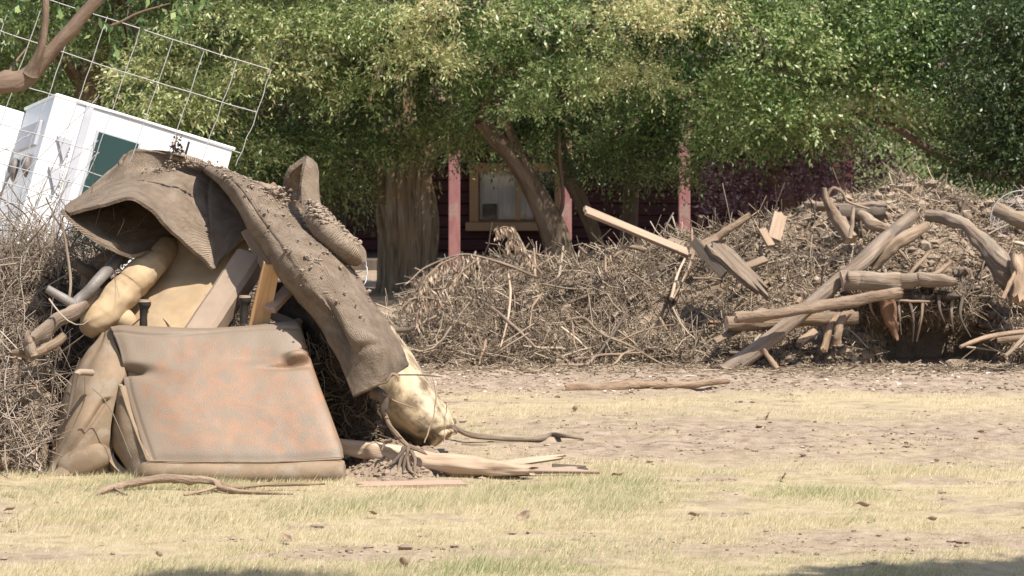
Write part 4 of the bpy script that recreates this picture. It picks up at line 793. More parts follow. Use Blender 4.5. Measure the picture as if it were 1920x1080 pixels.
board('thin slat in the dark hollow right of the armchair', at(628, 588, 14.7), at(572, 655, 14.5), .022, .012, MT['board'], face=(0, -.8, .6), seed=7)
board('thin muddy offcut just behind the armchair top edge', at(508, 590, 14.45), at(560, 612, 14.4), .05, .02, MT['taupe'], face=(0, -.5, .8), seed=9)

# ------------------------------------------------------------------ carpets
def mudbits(parent, P, s0, s1, seed, tm=.32):
    r = np.random.default_rng(seed); sz = np.minimum(r.exponential(s0, len(P))+.003, s1)
    return clods('mud_lumps', P+[0, -.004, .003], sz, MT['clod'], np.clip(r.normal(tm+.1, .12, len(P)), 0, 1), parent, flat=.75)
CA = thing('carpet', 'stiff mud-caked carpet flap draped over the top of the heap with a pointed corner', 'carpet', (-1.7, 14.4, 0))
flap = [[(185, 385, 15.3), (240, 372, 15.4), (290, 352, 15.4), (345, 350, 15.4), (405, 360, 15.3), (470, 440, 15.2)],
              [(152, 366, 15.0), (221, 303, 15.1), (255, 279, 15.15), (325, 292, 15.1), (398, 318, 15.0), (452, 372, 14.9)],
              [(128, 379, 14.8), (208, 338, 14.95), (255, 322, 15.0), (325, 314, 14.98), (402, 324, 14.88), (458, 388, 14.8)],
              [(121, 386, 14.65), (195, 353, 14.8), (255, 340, 14.85), (325, 342, 14.82), (395, 362, 14.74), (462, 408, 14.7)],
              [(122, 394, 14.5), (190, 372, 14.58), (256, 362, 14.52), (330, 396, 14.52), (398, 432, 14.52), (465, 420, 14.64)],
              [(130, 402, 14.42), (188, 384, 14.40), (257, 374, 14.30), (322, 432, 14.34), (400, 501, 14.36), (467, 431, 14.58)]]
fl = []
for k_, r_ in enumerate(flap):
    r_ = [(p_[0], p_[1], p_[2]+[0, 0, .07, .14, .2, .13][c_]*(k_ > 1)) for c_, p_ in enumerate(r_)]
    a4 = np.array(r_[3])*.22+np.array(r_[4])*.78; b4 = np.array(r_[4])*.78+np.array(r_[5])*.22
    fl.append([r_[0], r_[1], r_[2], r_[3], tuple(a4), r_[4] if k_ < 5 else (401, 504, 14.55), tuple(b4), r_[5]])
sheet('top_flap', fl,
      MT['carpet'], CA, res=(90, 110), th=.016, noise=.009, ns=7, bumps=[(.33, .27, .3, .05, -.02), (.65, .6, .05, .25, -.008), (.45, .75, .03, .3, .01)])
sheet('under_fold', [[(140, 385, 14.85), (195, 372, 14.95), (260, 368, 15.0), (330, 395, 14.98), (370, 430, 14.95)],
                     [(126, 390, 14.62), (185, 400, 14.72), (250, 410, 14.82), (315, 425, 14.88), (350, 450, 14.92)],
                     [(117, 391, 14.46), (170, 437, 14.46), (235, 468, 14.56), (290, 462, 14.70), (335, 480, 14.86)],
                     [(121, 398, 14.40), (175, 446, 14.38), (238, 474, 14.48), (286, 470, 14.64), (325, 495, 14.82)]], MT['carpet'], CA, res=(60, 90), th=.016, noise=.008, ns=6, bumps=[(.40, .72, .07, .12, .03)])
q = np.random.default_rng(8); P = []
for _ in range(150):
    t_ = q.random(); P.append(at(255+150*t_+q.normal(0, 5), 333-18*t_-8*math.sin(t_*3)+q.normal(0, 4), 14.93-.12*t_))
mudbits(CA, np.array(P)+[0, -.01, .01], .0035, .012, 6)
CBt = thing('carpet', 'long muddy carpet strip sliding down the right side of the heap to a torn end', 'carpet', (-.9, 14.6, 0))
def cb_disp(U, W, G):
    d = .024*np.exp(-((U-.10)/.10)**2)*(W < .72)*np.clip((.72-W)*6, 0, 1)        # rolled left border
    d -= .020*np.exp(-((U-.27)/.05)**2)*np.clip((.62-W)*5, 0, 1)
    d += .055*np.exp(-((U-.55)/.20)**2-((W-.84)/.08)**2)-.09*np.exp(-((U-.26)/.09)**2-((W-.77)/.07)**2)-.03*np.exp(-((U-.40)/.05)**2-((W-.70)/.05)**2)   # swelling and hollow near the end
    d -= .018*np.exp(-((W-.855)/.018)**2)*np.exp(-((U-.45)/.3)**2)
    return d+.010*fbm(G, 6, 4, 8)+.012*np.clip(fbm(G, 16, 3, 18), 0, 1)*np.exp(-((W-.3)/.25)**2)*(U > .3)
cb_rows = [[(372, 340, 15.3), (385, 335, 15.3), (410, 332, 15.3), (440, 338, 15.3), (465, 360, 15.4)],
           [(380, 320, 14.9), (398, 312, 14.85), (425, 322, 14.9), (455, 335, 15.0), (480, 350, 15.2)],
           [(428, 362, 14.68), (440, 345, 14.5), (470, 348, 14.55), (510, 362, 14.75), (540, 372, 15.1)],
           [(470, 432, 14.45), (486, 410, 14.28), (520, 405, 14.38), (560, 415, 14.6), (598, 428, 14.9)],
           [(508, 492, 14.32), (530, 475, 14.14), (572, 470, 14.16), (616, 480, 14.30), (654, 492, 14.55)],
           [(552, 555, 14.2), (575, 540, 14.05), (614, 538, 14.05), (660, 548, 14.15), (700, 560, 14.35)],
           [(598, 612, 14.12), (618, 604, 14.0), (652, 606, 13.96), (696, 610, 14.0), (738, 618, 14.15)],
           [(630, 672, 14.02), (655, 668, 13.95), (690, 662, 13.92), (728, 655, 13.96), (757, 655, 14.05)],
           [(664, 745, 13.92), (686, 733, 13.88), (712, 720, 13.86), (740, 703, 13.90), (767, 682, 13.98)]]
sheet('carpet_strip', cb_rows, MT['carpet'], CBt, res=(170, 64), th=.014, disp=cb_disp)
P = []; A9 = np.array([[at(*p) for p in r_] for r_ in cb_rows])
G9 = catmull(A9, 200); G9 = np.swapaxes(catmull(np.swapaxes(G9, 0, 1), 80), 0, 1); q = np.random.default_rng(12)
for _ in range(520):
    w_ = q.beta(1.6, 3.2); u_ = np.clip(q.beta(2.4, 1.1), 0, .999); P.append(G9[int(w_*170)+4, int(u_*79)])
mudbits(CBt, np.array(P)+[0, -.012, .008], .0035, .014, 3)
hp = [at(q.normal(512, 22), 0, 14.75)*[1, 1, 0]+[0, q.normal(0, .1), at(0, q.uniform(352, 405), 14.75)[2]] for _ in range(420)]
mudbits(CBt, np.array(hp), .007, .024, 4)
blob('mud_cap', at(512, 378, 14.85), (.10, .12, .075), MT['mud'], CBt, noise=.5, ns=14, seed=5, rot=-.5, nu=60, nv=40)
CS = thing('carpet', 'short curled carpet piece standing upright behind the long strip', 'carpet', (-.9, 15, 0))
sheet('curled_sheet', [[(552, 425, 14.95), (560, 425, 14.98), (575, 425, 15.0)], [(534, 380, 14.9), (548, 385, 14.95), (562, 390, 15.0)], [(531, 345, 14.82), (545, 350, 14.88), (558, 358, 14.95)], [(542, 315, 14.78), (556, 322, 14.84), (568, 332, 14.88)], [(573, 291, 14.76), (584, 298, 14.78), (592, 306, 14.8)],
                       [(575, 300, 14.68), (588, 308, 14.70), (597, 322, 14.75)], [(566, 340, 14.56), (582, 344, 14.58), (598, 352, 14.68)], [(566, 385, 14.5), (582, 382, 14.5), (602, 385, 14.62)], [(572, 415, 14.46), (600, 408, 14.42), (630, 412, 14.6)], [(602, 452, 14.42), (630, 440, 14.36), (662, 445, 14.56)], [(640, 486, 14.40), (662, 470, 14.34), (684, 468, 14.52)], [(668, 497, 14.42), (680, 492, 14.38), (689, 488, 14.48)]],
      MT['carpet'], CS, res=(200, 50), th=.028, noise=.006, ns=8, bumps=[(.25, .85, .5, .12, .03)])
cs_ = np.array([[at(*p) for p in r_] for r_ in [[(566, 385, 14.5), (582, 382, 14.5), (602, 385, 14.62)], [(572, 415, 14.46), (600, 408, 14.42), (630, 412, 14.6)], [(602, 452, 14.42), (630, 440, 14.36), (662, 445, 14.56)], [(640, 486, 14.40), (662, 470, 14.34), (684, 468, 14.52)]]])
cs_ = catmull(cs_, 80); cs_ = np.swapaxes(catmull(np.swapaxes(cs_, 0, 1), 40), 0, 1); P = [cs_[int(q.beta(1.6, 1.6)*79), int(q.beta(3, 1.8)*39)]+[0, -.006, .004] for _ in range(420)]
mudbits(CS, np.array(P)+[0, 0, .01], .005, .016, 5)
t = thing('bent_wire', 'bent white wire hanging below the curled carpet piece', 'wire', at(680, 520, 14.5))
wire([(686, 490), (688, 510), (685, 530), (677, 540)], parent=t, Y=14.5, r=.003, mt='white'); wire([(655, 508), (665, 513), (678, 509), (687, 512)], parent=t, Y=14.5, r=.002); wire([(660, 516), (670, 522), (687, 518)], parent=t, Y=14.5, r=.002)
tag(tube('short_stick', ats([(645, 494, 14.5), (662, 510, 14.45)]), [.012, .012], MT['wood'], None, seg=10), 'short stick end poking out below the curled carpet', 'stick')

sheet('hollow_shade_sheet', [[(500, 530, 14.9), (550, 530, 14.6), (585, 540, 14.40)], [(520, 600, 14.7), (570, 605, 14.4), (620, 615, 14.22)], [(550, 690, 14.55), (600, 690, 14.28), (665, 690, 14.15)], [(570, 760, 14.45), (640, 765, 14.25), (705, 760, 14.2)], [(590, 840, 14.45), (650, 835, 14.25), (735, 820, 14.25)]], MT['shademud'], LP, res=(90, 90), th=.06, noise=.05, ns=5)  # dark mud sheet added so the hollow beside the armchair looks shaded
q = np.random.default_rng(31); n = 700; P = np.array([at(q.uniform(575, 715), 0, 0+14.22)*[1, 1, 0]+[0, q.normal(.03, .05), at(0, q.uniform(640, 830), 14.22)[2]] for _ in range(n)])
V, Fq, tt = twigs(P, np.tile([0, -1., .2], (n, 1)), q.uniform(.04, .16, n), q.uniform(.0018, .006, n), np.clip(q.normal(.14, .1, n), 0, 1), K=5, lift=.5, seed=3)  # root tint lowered to paint the hollow's shade
mk('hollow_roots', V, Fq, MT['twig'], LP, tint=tt)['kind'] = 'stuff'
# ------------------------------------------------------------------ stained mattress roll
def mr(px, py, Y): return (px, py, Y)
MR = thing('rolled_cushion', 'stained cream rolled cushion tied with cord, lying against the heap', 'cushion', (-.45, 14.3, 0))
def mr_disp(U, W, G): return .008*np.sin(U*26+W*9)*np.sin(np.pi*W)+.006*fbm(G, 7, 3, 3)-.016*np.exp(-((W-.78)/.025)**2)
sheet('cover', [[(650, 690, 14.620), (680, 650, 14.420), (725, 610, 14.420), (745, 625, 14.670), (745, 640, 15.070)],
                [(665, 735, 14.570), (690, 700, 14.290), (735, 650, 14.290), (775, 668, 14.570), (775, 690, 14.970)],
                [(690, 775, 14.550), (715, 745, 14.190), (765, 700, 14.220), (805, 715, 14.520), (800, 740, 14.920)],
                [(725, 812, 14.520), (750, 790, 14.170), (800, 760, 14.190), (838, 768, 14.470), (830, 780, 14.870)],
                [(790, 842, 14.490), (805, 828, 14.270), (830, 812, 14.250), (850, 806, 14.470), (845, 815, 14.770)],
                [(800, 842, 14.590), (810, 838, 14.470), (826, 830, 14.450), (840, 818, 14.570), (838, 820, 14.720)]], MT['mattress'], MR, res=(110, 90), th=.03, disp=mr_disp)
blob('stuffing', at(770, 765, 14.62), (.13, .22, .12), MT['tan'], MR, noise=.1, rot=-.9, seed=2)
wire([(812, 705), (818, 740), (812, 785), (802, 815), (795, 830)], r=.0035, mt='pale', parent=MR, name='cord', Y=13.97)
wire([(838, 755), (835, 790), (832, 830)], r=.003, mt='pale', parent=MR, name='cord', Y=14.0)

# ------------------------------------------------------------------ sticks, logs and branches
def log(label, pts, rad, m='wood', name='log', cat='log', group=None, **k):
    k.setdefault('rough', .2); k.setdefault('wob', .25*max(rad)); k.setdefault('ridges', .15 if max(rad) > .035 else 0.); k.setdefault('seg', 18); k.setdefault('knots', 3)
    o = tube(name, ats(pts), rad, MT[m], None, endmat=MT['pale'] if m in ('wood', 'peeled', 'bark2') else None, seed=int(pts[0][0]) % 89, **k); return tag(o, label, cat, group)
# left heap
log('dented steel pipe with an elbow crossing the twig heap', [(232, 474, 14.72), (190, 520, 14.42), (150, 563, 14.35), (140, 570, 14.33), (118, 558, 14.3), (88, 541, 14.3)], [.030, .028, .026, .026, .022, .020], 'steel', name='pipe', cat='pipe', knots=0, rough=.03, seg=20, n=50)
log('forked muddy root stub nearest the left edge', [(22, 661, 14.05), (60, 664, 14.05), (88, 655, 14.1), (120, 628, 14.15)], [.012, .022, .026, .020], 'wood', name='root', cat='root', n=30)
log('upright prong of dark root above the muddy stub', [(62, 668, 14.0), (55, 640, 14.0), (50, 622, 14.02)], [.030, .022, .008], 'wood', name='root', cat='root')
log('thick muddy log end between the root stub and the pipe', [(64, 634, 14.2), (100, 610, 14.25), (135, 585, 14.3), (180, 550, 14.5)], [.032, .038, .040, .036], 'wood', split=.02)
log('dark broken log standing behind the pipe', [(140, 492, 14.55), (170, 512, 14.6), (215, 540, 14.7)], [.024, .03, .03], 'darkboard')
log('curved pale bark piece above the pipe', [(160, 545, 14.75), (175, 500, 14.8), (205, 480, 14.8), (240, 485, 14.8)], [.03, .04, .04, .03], 'wood')
log('thin dark stick slanting in front of the white body', [(45, 465, 14.5), (62, 445, 14.5), (84, 420, 14.5)], [.005, .005, .003], 'bark2', name='stick', cat='stick', seg=8, knots=1)
log('long pale twig rising beneath the carpet tip', [(112, 400, 14.4), (122, 450, 14.4), (132, 520, 14.35), (130, 560, 14.3)], [.004, .006, .007, .007], 'wood', name='stick', cat='stick', seg=8, knots=1)
# in front of armchair
BR = thing('fallen_branch', 'crooked pale branch lying along the foot of the pinkish armchair', 'branch', (-1.4, 13.4, 0))
tube('stem', ats([(168, 933, 13.060), (200, 917, 13.220), (240, 908, 13.340), (300, 898, 13.360), (350, 899, 13.340), (400, 903, 13.320), (414, 915, 13.260), (440, 920, 13.220), (500, 924, 13.200), (550, 926, 13.200)]), [.008, .016, .019, .020, .017, .015, .014, .011, .008, .004], MT['peeled'], BR, seg=14, n=70, rough=.22, knots=5, rs=10, seed=3)
tube('side_branch', ats([(405, 905, 13.340), (440, 913, 13.320), (500, 909, 13.340), (555, 908, 13.340), (610, 907, 13.340)]), [.012, .010, .009, .008, .004], MT['peeled'], BR, seg=10, n=40, rough=.22, rs=12, seed=4)
tube('side_branch', ats([(345, 928, 13.140), (375, 922, 13.190), (410, 912, 13.280)]), [.006, .008, .009], MT['peeled'], BR, seg=8, rough=.2)
tube('side_branch', ats([(212, 914, 13.260), (225, 922, 13.180), (238, 928, 13.140)]), [.009, .008, .005], MT['peeled'], BR, seg=8, rough=.2)
board('flat pinkish board lying on the grass right of the armchair', at(672, 916, 13.5)+[0, 0, .014], at(868, 912, 13.56)+[0, 0, .014], .075, .018, MT['pinkboard'], face=(0, -.12, 1), jag0=.03, jag1=.02, seed=3, nw=4)
BL = thing('broken_log', 'split pale log with a splintered right end on the grass', 'log', (-.2, 14.0, 0))
tube('stem', ats([(640, 836, 14.1), (700, 846, 14.05), (780, 860, 13.95), (860, 871, 13.88), (930, 878, 13.84), (990, 882, 13.8)]), [.036, .040, .046, .042, .034, .022], MT['pale'], BL, seg=30, n=70, rough=.32, rs=4, knots=4, split=.05, seed=8, ridges=.2)
plank('splinter', at(920, 877, 13.93), at(1100, 882, 13.9), .06, .018, MT['board'], BL, face=(0, -.6, .8), jag1=.10, seed=2, taper=.55, nw=7)
plank('splinter', at(935, 872, 13.96), at(1040, 858, 13.98), .045, .014, MT['pale'], BL, face=(0, -.7, .7), jag1=.06, seed=5, taper=.6, nw=6)
plank('splinter', at(860, 884, 13.88), at(975, 893, 13.84), .035, .016, MT['peeled'], BL, face=(0, -.8, .5), jag1=.06, jag0=.04, seed=7, nw=5)
plank('splinter', at(1035, 875, 13.92), at(1098, 879, 13.92), .028, .02, MT['darkboard'], BL, face=(0, -.9, .3), jag1=.03, seed=9)
# mud heap at the log's root
def smallheap(x, y):
    px = pxof(x, y); f = np.exp(-((px-745)/85)**2-((y-14.15)/.30)**2); return .17*f+(fb2(x, y, 6, 4, 5)*.05+fb2(x, y, 20, 3, 6)*.02)*f**.5-.025
MH = thing('mud_heap', 'small heap of mud and roots between the armchair and the broken log', 'mud heap', (-.55, 14.15, 0))
mound('mud_core', (-1.1, .05), (13.6, 14.9), .014, smallheap, MT['mud'], MH)
P, N_ = surf(smallheap, 2600, (-1.0, 0), (13.65, 14.8), 9, minz=.0, bias=1); clods('mud_lumps', P, np.minimum(rng.exponential(.006, len(P))+.003, .022), MT['chip'], np.clip(rng.normal(.32, .1, len(P)), 0, 1), MH, flat=.9)
RC = thing('root_clump', 'tangle of bare roots hanging from the muddy heap beside the cushion', 'roots', at(765, 880, 13.9))
for k, pts in enumerate([[(722, 778, 14.0), (732, 800, 13.95), (748, 820, 13.92), (766, 838, 13.9)], [(766, 836, 13.9), (764, 860, 13.86), (768, 880, 13.82), (779, 890, 13.8)], [(762, 838, 13.9), (745, 858, 13.86), (732, 872, 13.82)], [(757, 838, 13.9), (750, 866, 13.86), (745, 886, 13.82)], [(770, 838, 13.9), (790, 846, 13.88), (800, 852, 13.86)], [(764, 850, 13.87), (757, 872, 13.84), (757, 892, 13.8)], [(735, 825, 13.93), (722, 830, 13.93), (715, 845, 13.9)], [(770, 845, 13.88), (778, 862, 13.86), (776, 885, 13.82)], [(708, 790, 14.02), (716, 798, 14.0), (728, 800, 13.97)]]):
    tube('root', ats(pts), [.011, .009, .004] if k else [.012, .014, .010], MT['darkboard' if k % 3 == 2 else 'wood'], RC, seg=8, n=18, rough=.25, rs=14, seed=k)
log('thin dark branch lying on the dirt right of the cushion', [(845, 798, 15.4), (880, 815, 15.4), (940, 823, 15.4), (1010, 824, 15.4), (1035, 816, 15.65), (1060, 818, 15.4), (1095, 823, 15.4)], [.012, .014, .013, .013, .016, .012, .005], 'wood', name='branch', cat='branch', n=60, rough=.2, seg=10)
log('short stick on the dirt just in front of the thin dark branch', [(865, 833, 15.25), (910, 838, 15.25), (962, 841, 15.22)], [.008, .011, .009], 'wood', name='stick', cat='stick', seg=10)
log('dark root knob at the lower end of the cushion', [(850, 790, 15.0), (842, 800, 14.9), (850, 812, 14.8)], [.016, .03, .018], 'bark2', name='root', cat='root')
log('thin twig stuck across the torn end of the carpet strip', [(735, 703, 13.85), (790, 703, 13.9), (830, 707, 13.9)], [.004, .0035, .002], 'darkboard', name='twig', cat='twig', seg=6, knots=0)
log('pale hooked twig at the torn end of the carpet strip', [(705, 722, 13.82), (725, 716, 13.8), (735, 702, 13.8), (745, 706, 13.8), (747, 716, 13.8)], [.004, .006, .006, .006, .004], 'peeled', name='twig', cat='twig', seg=8, knots=0)
log('notched pale twig across the shaded side of the cushion', [(718, 738, 13.85), (740, 752, 13.84), (778, 765, 13.84)], [.003, .004, .003], 'peeled', name='twig', cat='twig', seg=8, knots=0)
log('curved dark root hanging in the hollow behind the twigs', [(700, 735, 14.0), (718, 745, 13.98), (719, 770, 13.98), (722, 782, 14.0)], [.03, .024, .014, .010], 'darkboard', name='root', cat='root')
log('flat dark plank end between the cushion and the brush pile', [(728, 614, 19.6), (760, 618, 19.6), (778, 612, 19.6)], [.05, .045, .02], 'darkboard', flat=.4)
# centre ground log
log('long thin log on the gravel edge with an orange broken end', [(1062, 727, 18.45), (1130, 727, 18.45), (1210, 723, 18.5), (1290, 721, 18.55), (1365, 715, 18.7)], [.034, .030, .027, .022, .018], 'peeled', n=70, rough=.2, rs=8, knots=6, split=.02)
log('short hooked twig rising from the thin gravel log', [(1247, 722, 18.5), (1250, 712, 18.5), (1244, 707, 18.5), (1236, 709, 18.5)], [.006, .005, .005, .003], 'wood', name='twig', cat='twig', seg=8, knots=0)
# right pile logs
log('long straight grey pole leaning diagonally up the right pile', [(1358, 699, 20.15), (1440, 640, 20.25), (1520, 570, 20.4), (1600, 500, 20.6), (1660, 448, 20.8), (1716, 402, 20.95)], [.056, .052, .052, .050, .048, .044], n=60, rough=.08, seg=24, name='log')
log('thick arching log curving down to the right edge', [(1738, 404, 21.3), (1775, 409, 21.2), (1815, 428, 21.0), (1850, 456, 20.9), (1882, 496, 20.8), (1908, 540, 20.8), (1950, 600, 20.8)], [.04, .040, .046, .060, .072, .080, .075], n=60, rough=.3, ridges=.25, seg=26)
log('pale log lying behind the arching log at the right edge', [(1868, 392, 21.6), (1910, 412, 21.5), (1990, 450, 21.4)], [.05, .055, .05], n=30)
log('upright stump with a pale broken face under the arching log', [(1908, 560, 20.55), (1912, 520, 20.6), (1908, 488, 20.7)], [.06, .055, .045], 'peeled', name='stump', cat='stump', rough=.3, split=.05)
log('shorter twisted limb beside the diagonal pole', [(1640, 500, 20.75), (1668, 470, 20.75), (1700, 448, 20.8), (1735, 425, 20.9)], [.03, .035, .045, .03], n=30, ridges=.25, split=.03)
log('stout horizontal log stub with a cut face behind the pole', [(1578, 527, 20.42), (1620, 526, 20.42), (1690, 529, 20.42)], [.062, .066, .055], n=30)
log('horizontal log with a pale scar in the middle of the right pile', [(1675, 528, 20.45), (1730, 524, 20.45), (1790, 528, 20.45)], [.055, .055, .03], n=30, split=.03)
log('peeled pinkish log lying across the diagonal pole', [(1380, 596, 20.05), (1460, 588, 20.1), (1540, 573, 20.15), (1620, 560, 20.2), (1688, 549, 20.3)], [.038, .040, .040, .038, .034], 'peeled', n=60, rough=.2, rs=6, seg=22, split=.015)
log('dark log lying under the peeled pinkish log', [(1362, 606, 20.35), (1440, 606, 20.4), (1540, 600, 20.4), (1610, 596, 20.4)], [.05, .05, .045, .04], 'wood', n=40)
log('rotten reddish stump standing in the dark hollow', [(1660, 552, 20.4), (1668, 590, 20.4), (1680, 632, 20.4)], [.06, .045, .015], 'rust', name='stump', cat='stump', rough=.3, split=.03)
log('pale stake leaning at the foot of the dark hollow', [(1545, 655, 20.2), (1556, 620, 20.25), (1572, 590, 20.4)], [.028, .028, .02], 'peeled', name='stake', cat='stake', split=.02)
log('knobbly pale root beside the leaning stake', [(1570, 648, 20.2), (1572, 620, 20.2), (1580, 592, 20.3), (1598, 585, 20.4)], [.03, .026, .024, .016], 'peeled', name='root', cat='root', rough=.25)
log('tapering branch rising at the top of the pile', [(1595, 450, 21.4), (1570, 410, 21.5), (1552, 380, 21.5), (1545, 352, 21.5)], [.05, .042, .03, .015], 'wood', name='branch', cat='branch', n=30)
log('bright bare stick standing near the top of the pile', [(1594, 446, 21.2), (1598, 418, 21.2), (1600, 388, 21.2)], [.014, .014, .012], 'pale', name='stick', cat='stick', seg=10)
log('thin looped branch curling over the top of the pile', [(1548, 372, 21.6), (1562, 352, 21.6), (1580, 362, 21.6), (1590, 378, 21.6), (1630, 392, 21.6)], [.012, .012, .012, .011, .008], 'wood', name='branch', cat='branch', n=40, seg=10)
log('upper horizontal log at the crest of the pile', [(1530, 386, 22.0), (1600, 388, 22.0), (1662, 384, 22.0)], [.03, .034, .026], n=30)
log('dark log just below the crest log', [(1572, 400, 21.9), (1620, 402, 21.9), (1660, 398, 21.9)], [.05, .05, .04], 'darkboard', n=30)
log('pale curved root below the crest logs', [(1612, 402, 21.6), (1640, 420, 21.5), (1665, 428, 21.5)], [.03, .045, .02], 'wood', name='root', cat='root')
log('pale branch leaning toward the bent plank from the right', [(1345, 446, 21.3), (1375, 425, 21.3), (1408, 402, 21.3)], [.028, .024, .020], 'peeled', name='branch', cat='branch')
log('thin crooked branch near the top right of the pile', [(1800, 412, 22.2), (1808, 385, 22.2), (1820, 352, 22.2)], [.016, .012, .006], 'wood', name='branch', cat='branch', seg=10)
log('vertical post stub right of the crooked branch', [(1814, 420, 22.0), (1813, 395, 22.0)], [.03, .028], 'wood', name='stub', cat='stub')
log('long thin pole lying low at the right edge', [(1800, 650, 19.9), (1850, 632, 20.0), (1920, 622, 20.1), (1990, 616, 20.2)], [.012, .016, .02, .02], 'peeled', name='pole', cat='pole', n=30)
log('second low stick under the thin pole at the right edge', [(1870, 638, 20.0), (1930, 634, 20.0), (1980, 636, 20.0)], [.018, .02, .02], 'wood', name='stick', cat='stick')
log('short peg leaning below the thin pole at the right edge', [(1885, 668, 19.8), (1905, 648, 19.9), (1922, 630, 20.0)], [.012, .014, .014], 'wood', name='stick', cat='stick')
log('bare stick forking downward from the arching log', [(1880, 560, 20.5), (1895, 530, 20.55), (1906, 505, 20.6)], [.016, .016, .01], 'peeled', name='stick', cat='stick')
log('pale leaning stick on the mud between the pole and arching log', [(1705, 515, 20.9), (1725, 492, 21.0), (1745, 470, 21.1)], [.016, .016, .01], 'peeled', name='stick', cat='stick', seg=10)
log('second pale stick crossing the mud above the scarred log', [(1722, 526, 20.85), (1752, 515, 20.9), (1785, 490, 21.0)], [.02, .018, .012], 'peeled', name='stick', cat='stick', seg=10)
log('thin straight stick over the dark hollow', [(1678, 563, 20.3), (1710, 565, 20.3), (1744, 565, 20.3)], [.008, .009, .007], 'peeled', name='stick', cat='stick', seg=8)
log('stake lying at the foot of the pile near the pole base', [(1432, 655, 20.15), (1445, 675, 20.1), (1458, 692, 20.05)], [.012, .018, .018], 'peeled', name='stake', cat='stake', seg=10)
log('forked root gripping the scarred horizontal log', [(1668, 508, 20.6), (1680, 530, 20.6), (1692, 548, 20.55)], [.012, .018, .010], 'wood', name='root', cat='root', seg=10)
# boards of right pile
board('long pale plank propped up high at the middle of the picture', at(1096, 394, 21.2), at(1288, 474, 21.8), .078, .03, MT['board'], face=(-.1, -.75, .65), seed=3, jag0=.01)
board('wide rough slab board sloping toward the dark gap', at(1342, 462, 20.9), at(1424, 548, 20.65), .15, .045, MT['wood'], face=(.1, -.6, .8), jag0=.07, jag1=.09, seed=12, warp=.02, taper=.75, nw=9)
board('dark plank edge sloping beside the rough slab board', at(1300, 452, 21.0), at(1358, 516, 20.75), .07, .03, MT['darkboard'], face=(-.4, -.9, .1), seed=13)
board('muddy flat slab just left of the wooden chunk', at(1316, 462, 21.3), at(1352, 446, 21.4), .09, .03, MT['wood'], face=(0, -.6, .8), seed=14, jag1=.02)
board('square wooden chunk standing near the centre of the right pile', at(1462, 404, 21.6), at(1450, 450, 21.5), .10, .05, MT['board'], face=(.2, -1, .2), seed=15, jag0=.03)
board('grey flat board lying above the root tangle', at(1384, 506, 21.0), at(1436, 486, 21.15), .06, .03, MT['wood'], face=(0, -.7, .7), seed=16)
board('short chunk of board tilted left of the wooden chunk', at(1428, 430, 21.5), at(1446, 462, 21.4), .06, .03, MT['board'], face=(.3, -.8, .3), seed=17)
board('broken board end at the base of the leaning stake', at(1500, 640, 20.3), at(1530, 620, 20.35), .05, .02, MT['board'], face=(0, -.7, .7), seed=18, jag0=.03)
board('slab of bark at the foot of the middle brush pile', at(1340, 640, 20.3), at(1400, 610, 20.5), .05, .02, MT['wood'], face=(0, -.7, .7), seed=19, jag0=.03)
q = np.random.default_rng(77); P, N_ = surf(pileh, 400, (1.25, 4.1), (20.5, 22.9), 55, minz=.15, bias=1.2); kk = 0
for P0_, n_ in zip(P, N_):
    if kk >= 64: break
    d_ = q.normal(size=3); d_ = nrm(d_-n_*np.dot(d_, n_)*.75+np.array([0, 0, .1])); L_ = q.uniform(.10, .34); c_ = P0_+n_*.015
    if kk % 3 == 0:
        tag(plank('broken_board', c_-d_*L_/2, c_+d_*L_/2, q.uniform(.035, .08), q.uniform(.012, .025), MT[['board', 'taupe', 'wood'][kk % 9//3]], None, face=tuple(nrm(n_+q.normal(0, .4, 3))), jag0=.03, jag1=.03, seed=kk), 'small broken piece of board stuck in the mud of the right pile', 'board', 'broken board pieces in the right pile')
    else:
        r_ = q.uniform(.007, .022); tag(tube('broken_stick', [c_-d_*L_*.6, c_+n_*.02+q.normal(0, .02, 3), c_+d_*L_*.6], [r_, r_*.9, r_*.6], MT[['wood', 'peeled', 'bark2'][kk % 3]], None, seg=10, n=14, rough=.2, split=.012, seed=kk, knots=1), 'short broken stick poking from the mud of the right pile', 'stick', 'broken sticks in the right pile')
    kk += 1
# root-plate overhang, added to throw shade into the hollow
RPt = thing('shade_overhang', 'muddy root plate added as an overhang to shade the hollow of the right pile', 'root plate', at(1705, 560, 20.85))
blob('earth', at(1715, 550, 20.95), (.42, .50, .075), MT['shademud'], RPt, noise=.35, ns=8, seed=8, nu=110, nv=60)
q = np.random.default_rng(5); n = 1700; P = np.array([at(q.uniform(1600, 1825), q.uniform(548, 592), 20.5+q.uniform(0, .3)) for _ in range(n)])
V, Fq, tt = twigs(P, np.tile([0, -1., .4], (n, 1)), q.uniform(.05, .24, n), q.uniform(.002, .006, n), np.clip(q.normal(.36, .16, n), 0, 1), K=5, lift=.4, seed=5, dirb=np.array([0, 0, -.8])); mk('rootlets', V, Fq, MT['twig'], RPt, tint=tt)['kind'] = 'stuff'
for k in range(9):
    px_ = 1600+k*26+q.uniform(-8, 8); e_ = q.uniform(600, 650); tube('hanging_root', ats([(px_, 555, 20.5), (px_+q.uniform(-10, 10), (555+e_)/2, 20.45), (px_+q.uniform(-18, 18), e_, 20.5)]), [.016, .010, .004], MT['wood' if k % 2 else 'darkboard'], RPt, seg=8, n=16, rough=.25, seed=k)
